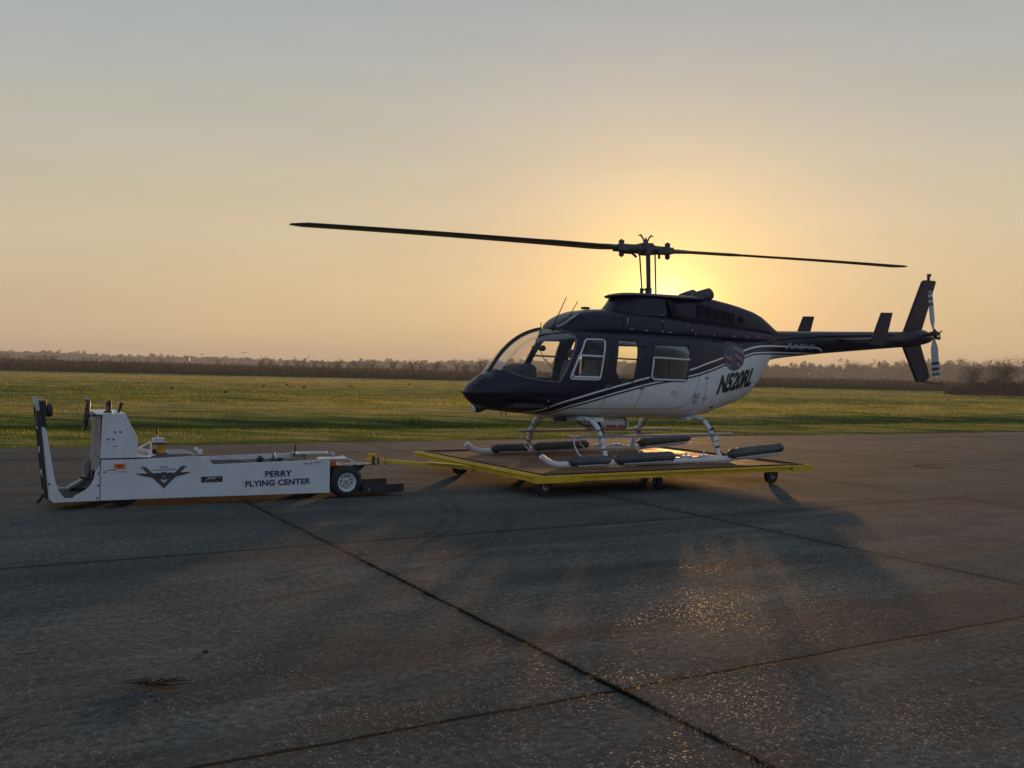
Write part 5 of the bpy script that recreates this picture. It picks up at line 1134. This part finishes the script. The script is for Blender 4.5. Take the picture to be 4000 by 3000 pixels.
b = MB(); b.tube([(-2.37, .3, .58), (-2.34, .3, .595), (-2.28, .3, .585), (-2.24, .3, .565)], [.02, .035, .035, .02], 10); b.build('rag', M_bottle, tug, fix=False)
b = MB(); SP = [(-2.06, .40, .60), (-1.70, .40, .572), (-1.64, .40, .552), (-1.30, .40, .47), (-1.0, .40, .415), (-.9, .40, .408)]
for (x0, y0, z0), (x1, y1, z1) in zip(SP, SP[1:]): b.add([(x0, y0 - .026, z0), (x1, y1 - .026, z1), (x1, y1 + .026, z1), (x0, y0 + .026, z0), (x0, y0 - .026, z0 + .004), (x1, y1 - .026, z1 + .004), (x1, y1 + .026, z1 + .004), (x0, y0 + .026, z0 + .004)], [(0, 1, 2, 3), (4, 5, 6, 7), (0, 1, 5, 4), (2, 3, 7, 6)])
b.build('winch_strap', M_strap, tug)
b = MB(); b.b2((-1.71, .25, .545), (-1.665, .29, .60)); b.b2((-1.71, .5, .545), (-1.665, .54, .60)); b.tube([(-1.688, .27, .575), (-1.688, .52, .575)], .012, 8); b.build('strap_roller', M_white, tug, bevel=.004)
b = MB(); b.prism([(-1.76, .54), (-1.66, .535), (-1.60, .46), (-1.62, .44), (-1.68, .50)], .016, .04); b.build('ramp_trim', M_white, tug)
b = MB(); b.tube([(-1.00, .38, .44), (-.96, .36, .47), (-.93, .35, .45)], [.03, .045, .02], 10); b.b2((-.9, .3, .40), (-.72, .45, .43)); b.tube([(-.86, .36, .43), (-.80, .36, .49), (-.815, .36, .53)], .014, 8); b.tube([(-.92, .3, .42), (-.72, .42, .45), (-.6, .4, .44)], .02, 8); b.build('ratchet_gear', M_dark, tug, fix=False)
b = MB(); b.tube([(-.7, .34, .43), (-.6, .34, .455), (-.55, .34, .45), (-.45, .36, .44)], .022, 8); b.build('slack_strap', M_strap, tug, fix=False)
b = MB(); b.tube([(-.568, .35, .44), (-.545, .35, .63)], .009, 7); b.build('release_lever', M_dark, tug, fix=False)
b = MB(); b.b2((-.57, .33, .43), (-.50, .40, .46)); b.build('lever_mount', M_alu, tug, bevel=.004)
# fender plates, nose cradle
b = MB(); b.prism([(-.38, .016), (-.22, -.01), (-.0, .0), (.03, .22), (-.30, .24)], .474, .482, axis='z'); b.build('fender', M_white, tug)
b = MB(); b.prism([(-.42, .99), (-.42, .72), (.0, .74), (.05, .99)], .474, .482, axis='z'); b.b2((-.38, .74, .482), (-.05, .76, .50)); b.build('fender', M_white, tug)
b = MB(); b.prism([(0, .475), (.05, .47), (.17, .40), (.15, .385)], .03, .06); b.b2((-.02, .20, .44), (.03, .24, .49)); b.build('fender_bracket', M_white, tug)
b = MB(); b.b2((-.13, .18, .475), (-.10, .21, .53)); b.tube([(-.12, .17, .52), (-.12, .23, .52)], .022, 10); b.build('pulley', M_alu, tug, fix=False)
b = MB(); b.prism([(-.24, .14), (-.1, .14), (.2, .10), (.26, .24), (.15, .36), (-.24, .38)], .24, .76); b.build('front_housing', M_black, tug)
b = MB(); b.b2((.10, .30, .355), (.50, .62, .365)); b.prism([(.12, .352), (.40, .352), (.24, .22), (.12, .22)], .43, .455); b.build('hitch_plate', M_black, tug)
hit = MB(); hit.lathe([(.03, .365), (.02, .40), (.02, .46), (.0, .465)], (.455, .33, 0), 'z', 12); hit.build('hitch_pin', M_black, tug)
for y, x1 in ((.02, .75), (.62, .66)):
    b = MB(); b.prism([(.20, .225), (.27, .210), (.472, .144), (.70, .144), (.72, .150), (.745, .150), (.75, .042), (.6, .032), (.20, .038)], y, y + .012)
    b.prism([(.47, .05), (.73, .05), (.73, .06), (.47, .06)], y + .012, y + .14); b.b2((.735, y + .012, .05), (.748, y + .13, .142)); b.b2((.47, y + .012, .06), (.482, y + .14, .12)); b.build('cradle_arm', M_black, tug, bevel=.002)
b = MB(); b.b2((.36, .018, .036), (.62, .5, .05)); b.b2((.22, .03, .04), (.36, .70, .18)); b.build('cradle_base', M_black, tug)
b = MB(); b.lathe([(0, -.006), (.012, -.006), (.012, .004)], (.285, .018, .085), 'y', 10); b.build('bolt', M_alu, tug)
def wheel(x, y, r_, w_, name='wheel'):
    c = empty(name, (x, y, r_)); c.parent = tug
    b = MB(); b.lathe([(r_ * .56, w_ * .2), (r_ * .60, -.004), (r_ * .72, -.012), (r_ * .88, -.006), (r_ * .97, .012), (r_, .035), (r_, w_ - .035), (r_ * .97, w_ - .01), (r_ * .85, w_), (r_ * .56, w_)], (0, 0, 0), 'y', 44, caps=False)
    for i in range(36):
        a_ = 2 * math.pi * i / 36; M = Matrix.Rotation(-a_, 3, 'Y'); b.box(M @ Vector((r_ + .0005, w_ / 2, 0)), (.008, w_ * .8, .018), M)
    b.build('tyre', M_rubber, c)
    b = MB(); b.lathe([(r_ * .60, -.006), (r_ * .58, .006), (r_ * .50, .012), (r_ * .47, .04), (r_ * .44, .055), (r_ * .24, .050), (r_ * .2, .03), (r_ * .12, .028), (.001, .026)], (0, 0, 0), 'y', 36, caps=False); rim = b.build('rim', M_white, c)
    b = MB()
    for i in range(5):
        a_ = 2 * math.pi * i / 5 + .4; b.tube([(r_ * .33 * math.cos(a_), .035, r_ * .33 * math.sin(a_)), (r_ * .33 * math.cos(a_), .053, r_ * .33 * math.sin(a_))], .009, 8)
    b.build('wheel_nuts', M_dark, c, fix=False)
    b = MB()
    for i in range(5):
        a_ = 2 * math.pi * (i + .5) / 5 + .4; b.lathe([(0, .0475), (.010, .0475), (.010, .055)], (r_ * .38 * math.cos(a_), 0, r_ * .38 * math.sin(a_)), 'y', 8)
    b.build('rim_hole', M_dark, c)
    b = MB(); b.lathe([(0, .012), (r_ * .13, .014), (r_ * .16, .04)], (0, 0, 0), 'y', 16); b.build('hub_cap', M_drab, c); return c
wheel(-.012, -.025, .192, .15); wheel(-.012, .84, .192, .15); wheel(-2.51, .16, .18, .14); wheel(-2.51, .72, .18, .14)
# lettering on the side
tp = lambda x, z: (x, -.0075, z)
lettering('company_lettering', 'PERRY', M_navytext, tug, (-1.000, .2865), (.318, .0), (.0, .070), tp, .035, 1.05)
lettering('company_lettering', 'FLYING CENTER', M_navytext, tug, (-1.226, .178), (.768, .010), (.0, .069), tp, .035, 1.05)
lettering('emblem_lettering', 'PERRY', M_navytext, tug, (-2.168, .426), (.095, .002), (0, .0165), tp, .014, 1.05)
lettering('emblem_lettering', 'FLYING CENTER', M_navytext, tug, (-2.238, .394), (.237, .006), (0, .0175), tp, .014, 1.05)
# plate with the maker's lettering
pl = sheet('maker_plate', [(-1.72, .247), (-1.484, .248), (-1.483, .314), (-1.72, .313)], -.0055, M_blacktext)
lettering('plate_lettering', 'LEKTRO', M_wframe, pl, (-1.665, .279), (.10, .002), (.010, .024), tp, .01, 1.0)
sheet('plate_line', rect(-1.715, .2745, -1.66, .2765), -.0068, M_wframe, pl); sheet('plate_line', rect(-1.555, .300, -1.49, .302), -.0068, M_wframe, pl)
sheet('plate_line', rect(-1.69, .2575, -1.615, .2635), -.0068, M_grey, pl); sheet('plate_line', rect(-1.605, .2578, -1.565, .2638), -.0068, M_grey, pl); sheet('plate_line', rect(-1.555, .2582, -1.535, .2642), -.0068, M_grey, pl)
# winged V emblem
em = sheet('winged_emblem', [(-2.372, .445), (-2.312, .444), (-2.119, .262), (-1.937, .445), (-1.872, .445), (-2.119, .196)], -.0052, M_gold)
sheet('emblem_inlay', [(-2.340, .432), (-2.322, .432), (-2.119, .238), (-1.926, .434), (-1.900, .434), (-2.119, .212)], -.0066, M_navytext, em)
M_wing = simple('wing_marking', (.045, .04, .05), .5, var=.5, scale=60)
for s_ in (-1, 1):
    q = lambda x, z: (-2.125 + s_ * x, z + s_ * -x * -.004)
    sheet('emblem_wing', [q(.028, .30), (q(.03, .368)), q(.07, .374), q(.085, .372), q(.11, .366), q(.16, .371), q(.272, .372), q(.285, .366), q(.275, .360), q(.24, .352), q(.21, .342), q(.17, .336), q(.14, .326), q(.09, .316), q(.06, .302)], -.0080, M_wing, em)
    for zz in (.345, .325): sheet('emblem_feather', [q(.05, zz - .012), q(.05, zz - .009), q(.15, zz + .012), q(.15, zz + .009)], -.0094, M_gold, em)
sheet('emblem_shield', [(-2.160, .360), (-2.150, .378), (-2.125, .382), (-2.098, .378), (-2.088, .360), (-2.092, .31), (-2.11, .294), (-2.138, .293), (-2.156, .31)], -.0098, M_navytext, em)
for x in (-2.146, -2.128, -2.110): sheet('shield_stripe', rect(x, .30, x + .009, .352), -.0112, M_gold, em)

# ================================================================== morning haze
hz = Mat('morning_haze'); hz.t.nodes.remove(hz.b)
pv = hz.n('ShaderNodeVolumePrincipled'); pv.inputs['Color'].default_value = (.93, .90, .86, 1); pv.inputs['Density'].default_value = .00065; pv.inputs['Anisotropy'].default_value = .2
hz.l(pv.outputs[0], hz.out.inputs['Volume'])
b = MB(); b.b2((-1600, -120, -1.5), (1600, 1600, 24)); tag(b.build('haze', hz.m), kind='stuff')
